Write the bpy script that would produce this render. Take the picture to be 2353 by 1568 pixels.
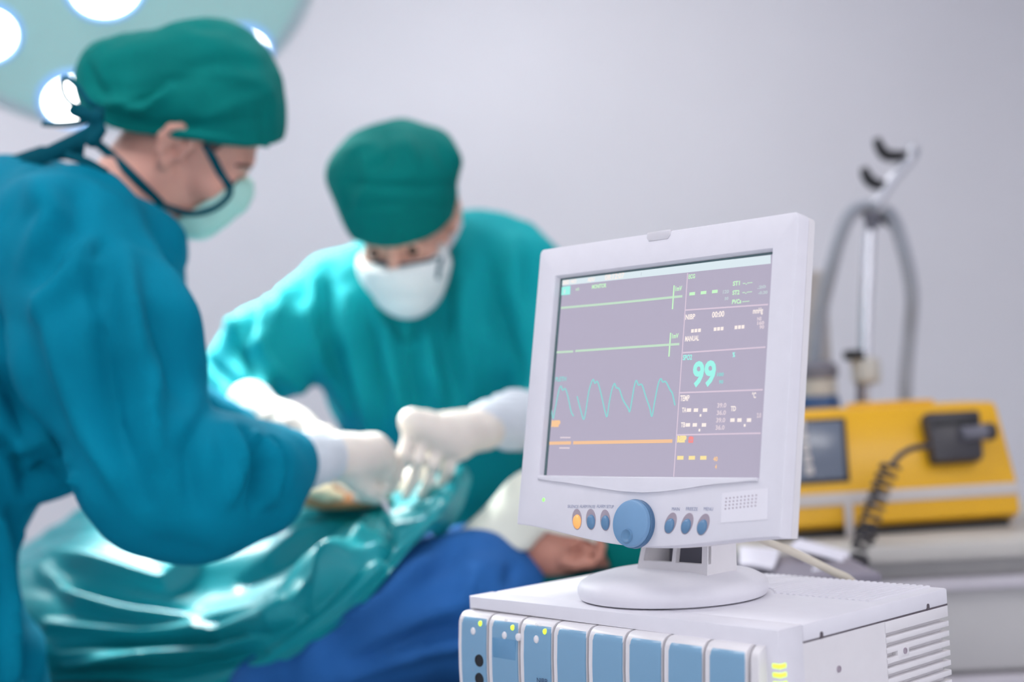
import bpy, bmesh, math, random
import numpy as np
from mathutils import Matrix, Vector
from mathutils.bvhtree import BVHTree

random.seed(7)
for o in list(bpy.data.objects):
    bpy.data.objects.remove(o, do_unlink=True)
SC = bpy.context.scene
COL = SC.collection

# ------------------------------------------------------------------ camera
F_PX, CX, CY = 3268.0, 1176.5, 784.0
CAM_H = 1.25
PITCH, ROLL = 0.0335, -0.0489
_cp, _sp, _cr, _sr = math.cos(PITCH), math.sin(PITCH), math.cos(ROLL), math.sin(ROLL)
_r, _fw, _up = np.array([1, 0, 0.]), np.array([0, _cp, _sp]), np.array([0, -_sp, _cp])
CR = _cr * _r + _sr * _up
CU = -_sr * _r + _cr * _up
CF = _fw
CAM = np.array([0, 0, CAM_H])
cam_data = bpy.data.cameras.new('camera')
cam = bpy.data.objects.new('camera', cam_data)
COL.objects.link(cam)
cam.matrix_world = Matrix(((CR[0], CU[0], -CF[0], 0), (CR[1], CU[1], -CF[1], 0), (CR[2], CU[2], -CF[2], CAM_H), (0, 0, 0, 1)))
cam_data.lens = 50.0
cam_data.sensor_width = 36.0
cam_data.dof.use_dof = True
cam_data.dof.focus_distance = 1.40
cam_data.dof.aperture_fstop = 2.0
cam_data.dof.aperture_blades = 0
SC.camera = cam

# ------------------------------------------------------------------ world, exposure
world = bpy.data.worlds.new('world')
SC.world = world
world.use_nodes = True
world.node_tree.nodes['Background'].inputs[0].default_value = (0.80, 0.82, 0.95, 1)
world.node_tree.nodes['Background'].inputs[1].default_value = 0.5
SC.view_settings.view_transform = 'Standard'
SC.view_settings.look = 'None'
SC.view_settings.exposure = 0.0
SC.view_settings.gamma = 1.0
SC.view_settings.use_curve_mapping = False
CEIL_POWER = 8.6      # emission of the added, unseen ceiling panels
WINDOW_POWER = 2.7     # added window pane behind the camera, soft front light
SURG_WATT = 380.0      # surgical lamp, all pods together

# ------------------------------------------------------------------ pixel helpers (2353 x 1568 frame)
def pt(px, py, d):
    return CAM + d * CF + (px - CX) / F_PX * d * CR - (py - CY) / F_PX * d * CU
def ray(px, py):
    v = CF + (px - CX) / F_PX * CR - (py - CY) / F_PX * CU
    return v / np.linalg.norm(v)
def hit_plane(px, py, p, n):
    v = ray(px, py)
    t = np.dot(np.asarray(p) - CAM, n) / np.dot(v, n)
    return CAM + v * t
def to_px(P):
    q = P - CAM
    z = q @ CF
    return CX + F_PX * (q @ CR) / z, CY - F_PX * (q @ CU) / z

# ------------------------------------------------------------------ materials
def principled(name, col, rough=0.5, metal=0.0, spec=0.5, emit=None, estr=0.0, noise=0.0, nscale=30.0, bump=0.0, bscale=400.0,
               sheen=0.0, trans=0.0, coat=0.0, alpha=1.0, sss=0.0):
    m = bpy.data.materials.new(name)
    m.use_nodes = True
    nt = m.node_tree
    b = nt.nodes['Principled BSDF']
    b.inputs['Base Color'].default_value = (*col, 1)
    b.inputs['Roughness'].default_value = rough
    b.inputs['Metallic'].default_value = metal
    b.inputs['Specular IOR Level'].default_value = spec
    b.inputs['Sheen Weight'].default_value = sheen
    b.inputs['Transmission Weight'].default_value = trans
    b.inputs['Coat Weight'].default_value = coat
    b.inputs['Alpha'].default_value = alpha
    if sss:
        b.inputs['Subsurface Weight'].default_value = sss
        b.inputs['Subsurface Radius'].default_value = (0.02, 0.008, 0.004)
        b.inputs['Subsurface Scale'].default_value = 0.5
    if emit:
        b.inputs['Emission Color'].default_value = (*emit, 1)
        b.inputs['Emission Strength'].default_value = estr
    tc = nt.nodes.new('ShaderNodeTexCoord')
    if noise > 0:
        n = nt.nodes.new('ShaderNodeTexNoise')
        n.inputs['Scale'].default_value = nscale
        n.inputs['Detail'].default_value = 4
        r = nt.nodes.new('ShaderNodeValToRGB')
        r.color_ramp.elements[0].position = 0.3
        r.color_ramp.elements[1].position = 0.7
        r.color_ramp.elements[0].color = (*[c * (1 - noise) for c in col], 1)
        r.color_ramp.elements[1].color = (*[min(1, c * (1 + noise)) for c in col], 1)
        nt.links.new(tc.outputs['Object'], n.inputs['Vector'])
        nt.links.new(n.outputs['Fac'], r.inputs['Fac'])
        nt.links.new(r.outputs['Color'], b.inputs['Base Color'])
    if bump > 0:
        n2 = nt.nodes.new('ShaderNodeTexNoise')
        n2.inputs['Scale'].default_value = bscale
        n2.inputs['Detail'].default_value = 3
        bp = nt.nodes.new('ShaderNodeBump')
        bp.inputs['Strength'].default_value = bump
        bp.inputs['Distance'].default_value = 0.002
        nt.links.new(tc.outputs['Object'], n2.inputs['Vector'])
        nt.links.new(n2.outputs['Fac'], bp.inputs['Height'])
        nt.links.new(bp.outputs['Normal'], b.inputs['Normal'])
    return m

def emitter(name, col, s):
    m = bpy.data.materials.new(name)
    m.use_nodes = True
    nt = m.node_tree
    nt.nodes.remove(nt.nodes['Principled BSDF'])
    e = nt.nodes.new('ShaderNodeEmission')
    e.inputs[0].default_value = (*col, 1)
    e.inputs[1].default_value = s
    nt.links.new(e.outputs[0], nt.nodes['Material Output'].inputs[0])
    return m

def lin(r, g, b):
    f = lambda c: (c / 255 / 12.92) if c / 255 <= 0.04045 else ((c / 255 + 0.055) / 1.055) ** 2.4
    return (f(r), f(g), f(b))

MT = dict(
    wall=principled('wall_paint', (0.72, 0.715, 0.76), 0.7, noise=0.02, nscale=2.0, bump=0.05, bscale=120),
    ceiling=principled('ceiling_paint', (0.80, 0.80, 0.84), 0.8, noise=0.02, nscale=3),
    floor=principled('vinyl_floor', (0.55, 0.56, 0.60), 0.35, noise=0.06, nscale=12),
    plastic=principled('white_plastic', (0.80, 0.785, 0.845), 0.5, spec=0.25, noise=0.012, nscale=60, bump=0.03, bscale=900),
    plastic2=principled('pale_plastic', (0.80, 0.775, 0.80), 0.45, noise=0.012, nscale=60, bump=0.04, bscale=900),
    seam=principled('seam_shadow_gap', (0.12, 0.10, 0.12), 0.8, noise=0.1),
    blue=principled('blue_plastic', (0.20, 0.385, 0.565), 0.30, noise=0.03, nscale=14, coat=0.2),
    knob=principled('knob_blue', (0.19, 0.36, 0.58), 0.40, noise=0.02, nscale=40),
    knob_dark=principled('knob_shade_blue', (0.07, 0.17, 0.32), 0.4, noise=0.02),
    button=principled('button_blue', (0.13, 0.27, 0.45), 0.3, noise=0.03),
    amber=principled('button_amber', (0.95, 0.45, 0.12), 0.3, emit=(1.0, 0.5, 0.18), estr=0.35, noise=0.02),
    recess=principled('recess_grey', (0.42, 0.36, 0.42), 0.6, noise=0.03),
    white_cap=principled('white_button', (0.85, 0.83, 0.86), 0.35, noise=0.01),
    led_y=principled('led_yellow_green', (0.6, 0.9, 0.1), 0.3, emit=(0.72, 0.95, 0.04), estr=0.8, noise=0.02),
    led_g=principled('led_green', (0.3, 0.9, 0.2), 0.3, emit=(0.3, 0.95, 0.15), estr=0.9, noise=0.02),
    black=principled('black_rubber', (0.015, 0.016, 0.02), 0.5, noise=0.1),
    print_=principled('grey_print', (0.33, 0.36, 0.50), 0.6, noise=0.02),
    darkprint=principled('dark_print', (0.05, 0.08, 0.16), 0.6, noise=0.02),
    sticker=principled('white_sticker', (0.86, 0.84, 0.90), 0.5, noise=0.01),
    clear=principled('alarm_lens', (0.90, 0.88, 0.93), 0.12, trans=0.25, noise=0.01),
    cable=principled('cream_cable', (0.68, 0.62, 0.52), 0.5, noise=0.03),
    steel=principled('brushed_steel', (0.62, 0.63, 0.68), 0.32, metal=0.85, noise=0.04),
    chrome=principled('chrome_pole', (0.80, 0.80, 0.86), 0.22, metal=0.7, noise=0.02),
    gown1=principled('gown_blue_teal', (0.0005, 0.200, 0.315), 0.8, noise=0.10, nscale=5, bump=0.10, bscale=900, spec=0.06),
    gown2=principled('gown_teal', (0.004, 0.350, 0.385), 0.8, noise=0.10, nscale=5, bump=0.10, bscale=900, spec=0.15),
    cap=principled('cap_green_teal', (0.0004, 0.180, 0.165), 0.8, noise=0.10, nscale=9, bump=0.10, bscale=900, spec=0.10),
    tie=principled('tie_teal', (0.0005, 0.080, 0.115), 0.8, noise=0.08, nscale=30, spec=0.1),
    drape=principled('drape_satin_teal', (0.006, 0.290, 0.335), 0.38, noise=0.05, nscale=6, bump=0.04, bscale=700, spec=0.32),
    drape_dk=principled('table_sheet_teal', (0.0005, 0.08, 0.09), 0.8, noise=0.08, nscale=6, spec=0.1),
    blue_cloth=principled('patient_gown_blue', (0.018, 0.115, 0.36), 0.75, noise=0.16, nscale=6, bump=0.1, bscale=700, spec=0.2),
    mask_g=principled('mask_pale_green', (0.45, 0.78, 0.70), 0.8, noise=0.04, nscale=20, bump=0.08, bscale=600),
    mask_w=principled('mask_white', (0.80, 0.86, 0.86), 0.8, noise=0.03, nscale=20, bump=0.08, bscale=600),
    mask_p=principled('mask_cream_white', (0.80, 0.82, 0.72), 0.8, noise=0.05, nscale=14, bump=0.08, bscale=600),
    skin=principled('skin', (0.72, 0.37, 0.29), 0.5, noise=0.08, nscale=24, bump=0.05, bscale=350, sss=0.12),
    skin2=principled('skin_fair', (0.66, 0.37, 0.28), 0.5, noise=0.08, nscale=24, bump=0.05, bscale=350, sss=0.12),
    skin3=principled('skin_patient', (0.50, 0.22, 0.16), 0.5, noise=0.10, nscale=24, bump=0.05, bscale=350, sss=0.12),
    hair=principled('short_hair', (0.13, 0.08, 0.075), 0.8, noise=0.25, nscale=200, bump=0.4, bscale=500, spec=0.1),
    eye=principled('eye_white', (0.75, 0.72, 0.68), 0.2, noise=0.02),
    iris=principled('eye_iris', (0.03, 0.015, 0.01), 0.2, noise=0.1),
    glove=principled('latex_glove', (0.80, 0.74, 0.67), 0.45, noise=0.04, nscale=25, sss=0.08),
    cuff=principled('knit_cuff', (0.68, 0.74, 0.80), 0.85, noise=0.05, nscale=80, bump=0.3, bscale=500),
    gauze=principled('gauze', (0.80, 0.70, 0.50), 0.9, noise=0.1, nscale=60, bump=0.3, bscale=400),
    wound=principled('prepped_skin', (0.72, 0.33, 0.16), 0.4, noise=0.15, nscale=40),
    mattress=principled('mattress_black', (0.02, 0.022, 0.028), 0.5, noise=0.1),
    yellow=principled('yellow_plastic', (0.80, 0.43, 0.012), 0.38, noise=0.03, nscale=10),
    stripe=principled('stripe_grey_white', (0.62, 0.58, 0.56), 0.5, noise=0.02),
    dscreen=principled('dark_screen', (0.16, 0.19, 0.25), 0.2, noise=0.05, nscale=8),
    dark=principled('charcoal_plastic', (0.035, 0.033, 0.042), 0.4, noise=0.1),
    greybit=principled('grey_plastic', (0.16, 0.16, 0.20), 0.4, noise=0.05),
    cream=principled('cream_laminate', (0.52, 0.50, 0.47), 0.5, noise=0.03, nscale=15),
    drawer=principled('grey_laminate', (0.52, 0.51, 0.51), 0.5, noise=0.03, nscale=9),
    lip=principled('pale_drawer_lip', (0.58, 0.55, 0.60), 0.45, noise=0.02),
    paper=principled('paper_white', (0.78, 0.77, 0.86), 0.8, noise=0.02),
    greycloth=principled('grey_folder', (0.24, 0.22, 0.27), 0.6, noise=0.06),
    hose=principled('corrugated_hose', (0.36, 0.38, 0.43), 0.45, noise=0.04),
    beige=principled('beige_case', (0.50, 0.46, 0.43), 0.55, noise=0.03),
    bluecan=principled('blue_canister', (0.03, 0.09, 0.24), 0.35, noise=0.06),
    creamv=principled('cream_valve', (0.55, 0.54, 0.50), 0.45, noise=0.03),
    lamp_face=principled('lamp_glass_face', (0.42, 0.62, 0.60), 0.25, noise=0.02, emit=(0.38, 0.56, 0.54), estr=0.28),
    lamp_body=principled('lamp_housing', (0.66, 0.72, 0.74), 0.35, noise=0.02),
    lamp_ring=principled('lamp_reflector_blue', (0.25, 0.45, 0.75), 0.25, noise=0.03, emit=(0.25, 0.5, 0.95), estr=0.5),
    lamp_lens=emitter('lamp_lens_light', (0.97, 1.0, 1.0), 9.0),
    shoe=principled('white_clog', (0.7, 0.7, 0.7), 0.5, noise=0.02),
)

# ------------------------------------------------------------------ object helpers
def link(o):
    COL.objects.link(o)
    return o
def tag(o, label, cat, group=None, kind=None):
    o['label'] = label
    o['category'] = cat
    if group: o['group'] = group
    if kind: o['kind'] = kind
    return o
def empty(name, loc, rz=0.0):
    o = bpy.data.objects.new(name, None)
    o.location = tuple(float(v) for v in loc)
    o.rotation_euler = (0, 0, rz)
    o.empty_display_size = 0.05
    return link(o)
PARENT_W = {}
def world_mat(o):
    m = Matrix.LocRotScale(o.location, o.rotation_euler, o.scale)
    if o.parent is not None:
        m = world_mat(o.parent) @ o.matrix_parent_inverse @ m
    return m
def attach(o, parent, keep_world):
    """parent o; keep_world = the mesh is already in world coordinates"""
    if parent is None: return o
    o.parent = parent
    if keep_world:
        o.matrix_parent_inverse = world_mat(parent).inverted()
    return o
def shade(me, smooth=True, angle=None):
    if smooth:
        for p in me.polygons: p.use_smooth = True
        if angle is not None:
            try: me.set_sharp_from_angle(angle=math.radians(angle))
            except Exception: pass
def mesh_obj(name, verts, faces, mat, parent=None, smooth=False, angle=None, baked=True):
    me = bpy.data.meshes.new(name)
    me.from_pydata([tuple(map(float, v)) for v in verts], [], [tuple(map(int, f)) for f in faces])
    me.materials.append(MT[mat] if isinstance(mat, str) else mat)
    me.update()
    shade(me, smooth, angle)
    o = bpy.data.objects.new(name, me)
    link(o)
    return attach(o, parent, baked)
def bm_obj(name, bm, mat, parent=None, M=None, smooth=True, angle=35, baked=True):
    if M is not None: bmesh.ops.transform(bm, matrix=M, verts=bm.verts)
    bmesh.ops.recalc_face_normals(bm, faces=bm.faces)
    me = bpy.data.meshes.new(name)
    bm.to_mesh(me)
    bm.free()
    me.materials.append(MT[mat] if isinstance(mat, str) else mat)
    shade(me, smooth, angle)
    o = bpy.data.objects.new(name, me)
    link(o)
    return attach(o, parent, baked)
def bm_box(bm, x0, x1, y0, y1, z0, z1, bev=0.0, seg=2):
    vs = [bm.verts.new(c) for c in ((x0, y0, z0), (x1, y0, z0), (x1, y1, z0), (x0, y1, z0), (x0, y0, z1), (x1, y0, z1), (x1, y1, z1), (x0, y1, z1))]
    fs = [bm.faces.new([vs[i] for i in f]) for f in ((0, 3, 2, 1), (4, 5, 6, 7), (0, 1, 5, 4), (1, 2, 6, 5), (2, 3, 7, 6), (3, 0, 4, 7))]
    if bev > 0:
        es = list({e for f in fs for e in f.edges})
        bmesh.ops.bevel(bm, geom=es, offset=bev, segments=seg, profile=0.5, affect='EDGES')
    return bm
def box_bm(*a, **k):
    return bm_box(bmesh.new(), *a, **k)
def prism_bm(poly, z0, z1, bev=0.0, seg=2, axis='z', bm=None):
    """polygon (u,v) extruded; axis z: (u,v,z); y: (u,z,v); x: (z,u,v)"""
    bm = bm or bmesh.new()
    mk = {'z': lambda u, v, w: (u, v, w), 'y': lambda u, v, w: (u, w, v), 'x': lambda u, v, w: (w, u, v)}[axis]
    a = [bm.verts.new(mk(u, v, z0)) for u, v in poly]
    b = [bm.verts.new(mk(u, v, z1)) for u, v in poly]
    n = len(poly)
    fs = [bm.faces.new(a[::-1]), bm.faces.new(b)] + [bm.faces.new((a[i], a[(i + 1) % n], b[(i + 1) % n], b[i])) for i in range(n)]
    if bev > 0:
        es = [e for e in fs[1].edges] + [e for e in fs[0].edges]
        bmesh.ops.bevel(bm, geom=es, offset=bev, segments=seg, profile=0.5, affect='EDGES')
    return bm
def lathe_bm(prof, n=48, sx=1.0, sy=1.0, bm=None):
    """profile of (radius, z) turned about z; r=0 ends close"""
    bm = bm or bmesh.new()
    rings = []
    for r, z in prof:
        if r < 1e-6: rings.append([bm.verts.new((0, 0, z))])
        else: rings.append([bm.verts.new((r * sx * math.cos(2 * math.pi * i / n), r * sy * math.sin(2 * math.pi * i / n), z)) for i in range(n)])
    for a, b in zip(rings, rings[1:]):
        for i in range(n):
            j = (i + 1) % n
            if len(a) == 1: bm.faces.new((a[0], b[i], b[j]))
            elif len(b) == 1: bm.faces.new((a[i], a[j], b[0]))
            else: bm.faces.new((a[i], a[j], b[j], b[i]))
    return bm
def catmull(pts, n=8):
    pts = [np.asarray(p, float) for p in pts]
    P = [2 * pts[0] - pts[1]] + pts + [2 * pts[-1] - pts[-2]]
    out = []
    for i in range(1, len(P) - 2):
        for k in range(n):
            t = k / n
            a, b, c, d = P[i - 1:i + 3]
            out.append(0.5 * (2 * b + (c - a) * t + (2 * a - 5 * b + 4 * c - d) * t * t + (3 * b - a - 3 * c + d) * t ** 3))
    out.append(pts[-1])
    return np.array(out)
def tube(name, path, rad, mat, parent=None, n=12, flat=1.0, up=None, baked=True, radf=None):
    """round (or flattened) tube along a path"""
    path = np.asarray(path, float)
    T = np.gradient(path, axis=0)
    T /= np.linalg.norm(T, axis=1)[:, None]
    ref = np.array([0, 0, 1.]) if up is None else np.asarray(up, float)
    if abs(np.dot(ref, T[0])) > 0.95: ref = np.array([1., 0.3, 0])
    V, Fc = [], []
    prev = None
    for i, p in enumerate(path):
        s = ref if (prev is None or up is not None) else prev
        a = s - np.dot(s, T[i]) * T[i]
        a /= np.linalg.norm(a)
        prev = a
        b = np.cross(T[i], a)
        r = rad if radf is None else rad * radf(i / (len(path) - 1))
        for k in range(n):
            an = 2 * math.pi * k / n
            V.append(p + r * flat * math.cos(an) * a + r * math.sin(an) * b)
    m = len(path)
    for i in range(m - 1):
        for k in range(n):
            k2 = (k + 1) % n
            Fc.append((i * n + k, i * n + k2, (i + 1) * n + k2, (i + 1) * n + k))
    Fc.append(tuple(range(n))[::-1])
    Fc.append(tuple((m - 1) * n + k for k in range(n)))
    return mesh_obj(name, V, Fc, mat, parent, smooth=True, angle=60, baked=baked)

# ------------------------------------------------------------------ noise and implicit surfaces
_rng = np.random.RandomState(3)
_LAT = _rng.rand(32, 32, 32) * 2 - 1
def noise3(P):
    P = np.asarray(P)
    i = np.floor(P).astype(int)
    f = P - i
    f = f * f * (3 - 2 * f)
    r = 0
    for dx in (0, 1):
        for dy in (0, 1):
            for dz in (0, 1):
                w = (f[:, 0] if dx else 1 - f[:, 0]) * (f[:, 1] if dy else 1 - f[:, 1]) * (f[:, 2] if dz else 1 - f[:, 2])
                r = r + w * _LAT[(i[:, 0] + dx) % 32, (i[:, 1] + dy) % 32, (i[:, 2] + dz) % 32]
    return r
def aniso(P, axis, f_along, f_across, seed=0.0):
    axis = np.asarray(axis, float)
    axis = axis / np.linalg.norm(axis)
    s = P @ axis
    Q = (P - s[:, None] * axis) * f_across + (s * f_along)[:, None] * axis
    return noise3(Q + seed)
def cap(a, b, ra, rb=None): return ('c', np.asarray(a, float), np.asarray(b, float), ra, ra if rb is None else rb)
def ell(c, r, R=None): return ('e', np.asarray(c, float), np.asarray(r, float), None if R is None else np.asarray(R, float))
def sub(p): return ('-', p)
def half(p, n):
    n = np.asarray(n, float)
    return ('p', np.asarray(p, float), n / np.linalg.norm(n))
def prim_d(pr, P):
    if pr[0] == 'c':
        a, b, ra, rb = pr[1:]
        ba = b - a
        h = np.clip((P - a) @ ba / max(1e-12, ba @ ba), 0, 1)
        return np.linalg.norm(P - a - h[:, None] * ba, axis=1) - (ra + (rb - ra) * h)
    if pr[0] == 'e':
        q = P - pr[1]
        if pr[3] is not None: q = q @ pr[3]
        k0 = np.linalg.norm(q / pr[2], axis=1)
        k1 = np.linalg.norm(q / pr[2] ** 2, axis=1) + 1e-9
        return k0 * (k0 - 1) / k1
def bounds(prims):
    lo, hi = np.full(3, 1e9), np.full(3, -1e9)
    for pr in prims:
        if pr[0] == 'c':
            r = max(pr[3], pr[4])
            for p in (pr[1], pr[2]): lo, hi = np.minimum(lo, p - r), np.maximum(hi, p + r)
        elif pr[0] == 'e':
            r = pr[2].max() if pr[3] is not None else pr[2]
            lo, hi = np.minimum(lo, pr[1] - r), np.maximum(hi, pr[1] + r)
    return lo, hi
def blob(prims, vox, k=0.02, smooth=2, pad=3):
    """smooth union of the primitives in order, as a closed mesh (naive surface nets)"""
    lo, hi = bounds(prims)
    lo, hi = lo - pad * vox - k * .3, hi + pad * vox + k * .3
    n = np.ceil((hi - lo) / vox).astype(int) + 1
    ax = [lo[i] + vox * np.arange(n[i]) for i in range(3)]
    G = np.stack(np.meshgrid(*ax, indexing='ij'), -1).reshape(-1, 3)
    D = None
    for pr in prims:
        kk = k
        if pr[0] == 'k':
            k = pr[1]
            continue
        if pr[0] == 'p':
            D = np.maximum(D, (G - pr[1]) @ pr[2])
            continue
        if pr[0] == '-':
            d = -prim_d(pr[1], G)
            h = np.maximum(kk * .5 - np.abs(D - d), 0) / (kk * .5)
            D = np.maximum(D, d) + h * h * kk * .125
            continue
        d = prim_d(pr, G)
        if D is None: D = d
        else:
            h = np.maximum(kk - np.abs(D - d), 0) / kk
            D = np.minimum(D, d) - h * h * kk * .25
    D = D.reshape(n)
    V, Fq = nets(D)
    V = lo + V * vox
    return relax(V, Fq, smooth), Fq
def nets(D):
    S = D < 0
    n = np.array(D.shape)
    acc = np.zeros(tuple(n - 1) + (3,))
    cnt = np.zeros(tuple(n - 1))
    for a in range(3):
        sl0 = [slice(None)] * 3; sl1 = [slice(None)] * 3
        sl0[a] = slice(0, -1); sl1[a] = slice(1, None)
        d0, d1 = D[tuple(sl0)], D[tuple(sl1)]
        cr = (d0 < 0) != (d1 < 0)
        idx = np.argwhere(cr)
        t = d0[cr] / (d0[cr] - d1[cr])
        pos = idx.astype(float)
        pos[:, a] += t
        o1, o2 = [x for x in range(3) if x != a]
        for u in (0, -1):
            for v in (0, -1):
                c = idx.copy()
                c[:, o1] += u; c[:, o2] += v
                ok = np.all((c >= 0) & (c < n - 1), axis=1)
                np.add.at(acc, tuple(c[ok].T), pos[ok])
                np.add.at(cnt, tuple(c[ok].T), 1)
    act = cnt > 0
    ids = np.full(tuple(n - 1), -1)
    ids[act] = np.arange(act.sum())
    V = acc[act] / cnt[act][:, None]
    Fq = []
    for a in range(3):
        sl0 = [slice(None)] * 3; sl1 = [slice(None)] * 3
        sl0[a] = slice(0, -1); sl1[a] = slice(1, None)
        d0, d1 = D[tuple(sl0)], D[tuple(sl1)]
        cr = (d0 < 0) != (d1 < 0)
        idx = np.argwhere(cr)
        sgn = d0[cr] < 0
        o1, o2 = (a + 1) % 3, (a + 2) % 3
        q = []
        for u, v in ((-1, -1), (0, -1), (0, 0), (-1, 0)):
            c = idx.copy()
            c[:, o1] += u; c[:, o2] += v
            c = np.clip(c, 0, n - 2)
            q.append(ids[tuple(c.T)])
        q = np.stack(q, 1)
        q[~sgn] = q[~sgn][:, ::-1]
        Fq.append(q[(q >= 0).all(1)])
    return V, np.concatenate(Fq)
def relax(V, Fq, it, lam=0.6):
    E = np.concatenate([Fq[:, [0, 1]], Fq[:, [1, 2]], Fq[:, [2, 3]], Fq[:, [3, 0]]])
    for _ in range(it):
        acc = np.zeros_like(V); c = np.zeros(len(V))
        np.add.at(acc, E[:, 0], V[E[:, 1]]); np.add.at(acc, E[:, 1], V[E[:, 0]])
        np.add.at(c, E[:, 0], 1); np.add.at(c, E[:, 1], 1)
        V = V + lam * (acc / np.maximum(c, 1)[:, None] - V)
    return V
def vnormals(V, Fq):
    N = np.cross(V[Fq[:, 2]] - V[Fq[:, 0]], V[Fq[:, 3]] - V[Fq[:, 1]])
    out = np.zeros_like(V)
    for k in range(4): np.add.at(out, Fq[:, k], N)
    return out / (np.linalg.norm(out, axis=1)[:, None] + 1e-12)
def strokes(V, N, lines, skip_back=True):
    """soft ridges/furrows sculpted along lines drawn over the visible side: ((px,py),...), width px, height m"""
    x, y = to_px(V)
    off = np.zeros(len(V))
    view = (CAM - V)
    view /= np.linalg.norm(view, axis=1)[:, None]
    facing = np.clip((N * view).sum(1) * 2.0 + 0.3, 0, 1)
    for pts, w, h in lines:
        best = np.full(len(V), 1e9); tt = np.zeros(len(V))
        m = len(pts) - 1
        for i in range(m):
            a, b = np.array(pts[i], float), np.array(pts[i + 1], float)
            ba = b - a
            u = np.clip(((x - a[0]) * ba[0] + (y - a[1]) * ba[1]) / (ba @ ba), 0, 1)
            dd = np.hypot(x - a[0] - u * ba[0], y - a[1] - u * ba[1])
            s = dd < best
            best[s] = dd[s]; tt[s] = (i + u[s]) / m
        taper = np.sin(np.pi * np.clip(0.08 + 0.84 * tt, 0, 1)) ** 0.6
        off += h * np.exp(-(best / w) ** 2) * taper * facing
    return off
def blob_obj(name, prims, vox, mat, parent, k=0.02, smooth=2, disp=None, M=None):
    V, Fq = blob(prims, vox, k, smooth)
    if M is not None:
        M = np.asarray(M)
        V = V @ M[:3, :3].T + M[:3, 3]
    if disp is not None:
        N = vnormals(V, Fq)
        V = V + N * disp(V, N)[:, None]
    return mesh_obj(name, V, Fq, mat, parent, smooth=True), V, Fq
def bvh_of(V, Fq):
    return BVHTree.FromPolygons([Vector(v) for v in V], [tuple(map(int, f)) for f in Fq])
def on_surf(bvh, px, py, off=0.003, default_d=None):
    v = ray(px, py)
    loc, nrm, idx, dist = bvh.ray_cast(Vector(CAM), Vector(v))
    if loc is None:
        return pt(px, py, default_d) if default_d else None
    return np.array(loc) - v * off

# ================================================================== ROOM
RX0, RX1, RY0, RY1, RZ = -3.2, 3.0, -2.8, 4.1, 2.9
def struct(name, bm, mat, label, cat):
    o = bm_obj(name, bm, mat, None, smooth=False)
    return tag(o, label, cat, kind='structure')
struct('floor', box_bm(RX0, RX1, RY0, RY1, -0.1, 0), 'floor', 'grey vinyl floor of the operating room', 'floor')
struct('ceiling', box_bm(RX0, RX1, RY0, RY1, RZ, RZ + 0.1), 'ceiling', 'white ceiling of the operating room', 'ceiling')
struct('wall_back', box_bm(RX0 - .1, RX1 + .1, RY1, RY1 + 0.1, 0, RZ), 'wall', 'plain pale lilac wall behind the surgeons', 'wall')
struct('wall_left', box_bm(RX0 - 0.1, RX0, RY0, RY1, 0, RZ), 'wall', 'pale lilac side wall beyond the lamp', 'wall')
struct('wall_right', box_bm(RX1, RX1 + 0.1, RY0, RY1, 0, RZ), 'wall', 'pale lilac side wall beyond the counter', 'wall')
# wall behind the camera; its unseen window is added as front light
wx0, wx1, wz0, wz1 = -2.2, 2.2, 0.95, 2.5
bm = bmesh.new()
for a in ((RX0, wx0, 0, RZ), (wx1, RX1, 0, RZ), (wx0, wx1, 0, wz0), (wx0, wx1, wz1, RZ)):
    bm_box(bm, a[0], a[1], RY0 - 0.1, RY0, a[2], a[3])
struct('wall_front', bm, 'wall', 'pale lilac wall with the added window, behind the camera', 'wall')
win = empty('front_fill_window', (0, RY0 - 0.05, wz0))
tag(win, 'unseen wide window added behind the camera for soft front light', 'window', kind='structure')
MT['day'] = emitter('front_fill_pane', (0.93, 0.95, 1.0), WINDOW_POWER)
for i in range(4):
    a = wx0 + (wx1 - wx0) * i / 4
    bm_obj('pane', box_bm(a + .02, a + (wx1 - wx0) / 4 - .02, RY0 - .07, RY0 - .06, wz0 + .03, wz1 - .03), 'day', win, smooth=False)
bm = bmesh.new()
for i in range(5):
    a = wx0 + (wx1 - wx0) * i / 4
    bm_box(bm, a - .025, a + .025, RY0 - .08, RY0 - .02, wz0, wz1)
bm_box(bm, wx0, wx1, RY0 - .08, RY0 - .02, wz0, wz0 + .04); bm_box(bm, wx0, wx1, RY0 - .08, RY0 - .02, wz1 - .04, wz1)
bm_obj('window_frame', bm, 'plastic', win, smooth=False)
# ceiling panels, unseen; added and placed to light the room
MT['panel'] = emitter('ceiling_fill_panel', (1.0, 0.98, 1.0), CEIL_POWER)
WHERE = {(0, 0): 'behind the camera on the left', (1, 0): 'behind the camera on the right', (0, 1): 'above the left surgeon', (1, 1): 'above the patient monitor',
         (0, 2): 'near the back wall on the left', (1, 2): 'near the middle of the back wall'}
for i in range(2):
    for j, y in enumerate((-1.4, 0.7, 3.0)):
        x = (-1.5, 1.75)[i]
        if (i, j) == (0, 1): x, y = -0.95, 1.35
        if j == 2: x = (-2.0, 0.05)[i]
        cl = empty('fill_ceiling_light', (x, y, RZ - 0.04))
        tag(cl, 'added unseen white ceiling light panel ' + WHERE[(i, j)], 'ceiling light', 'ceiling light panels')
        bm_obj('diffuser', box_bm(x - .58, x + .58, y - .28, y + .28, RZ - 0.035, RZ - 0.025), 'panel', cl, smooth=False)
        bm = bmesh.new()
        for a in ((x - .62, x + .62, y - .32, y - .28), (x - .62, x + .62, y + .28, y + .32), (x - .62, x - .58, y - .28, y + .28), (x + .58, x + .62, y - .28, y + .28)):
            bm_box(bm, a[0], a[1], a[2], a[3], RZ - 0.04, RZ)
        bm_obj('frame', bm, 'plastic', cl, smooth=False)

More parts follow.
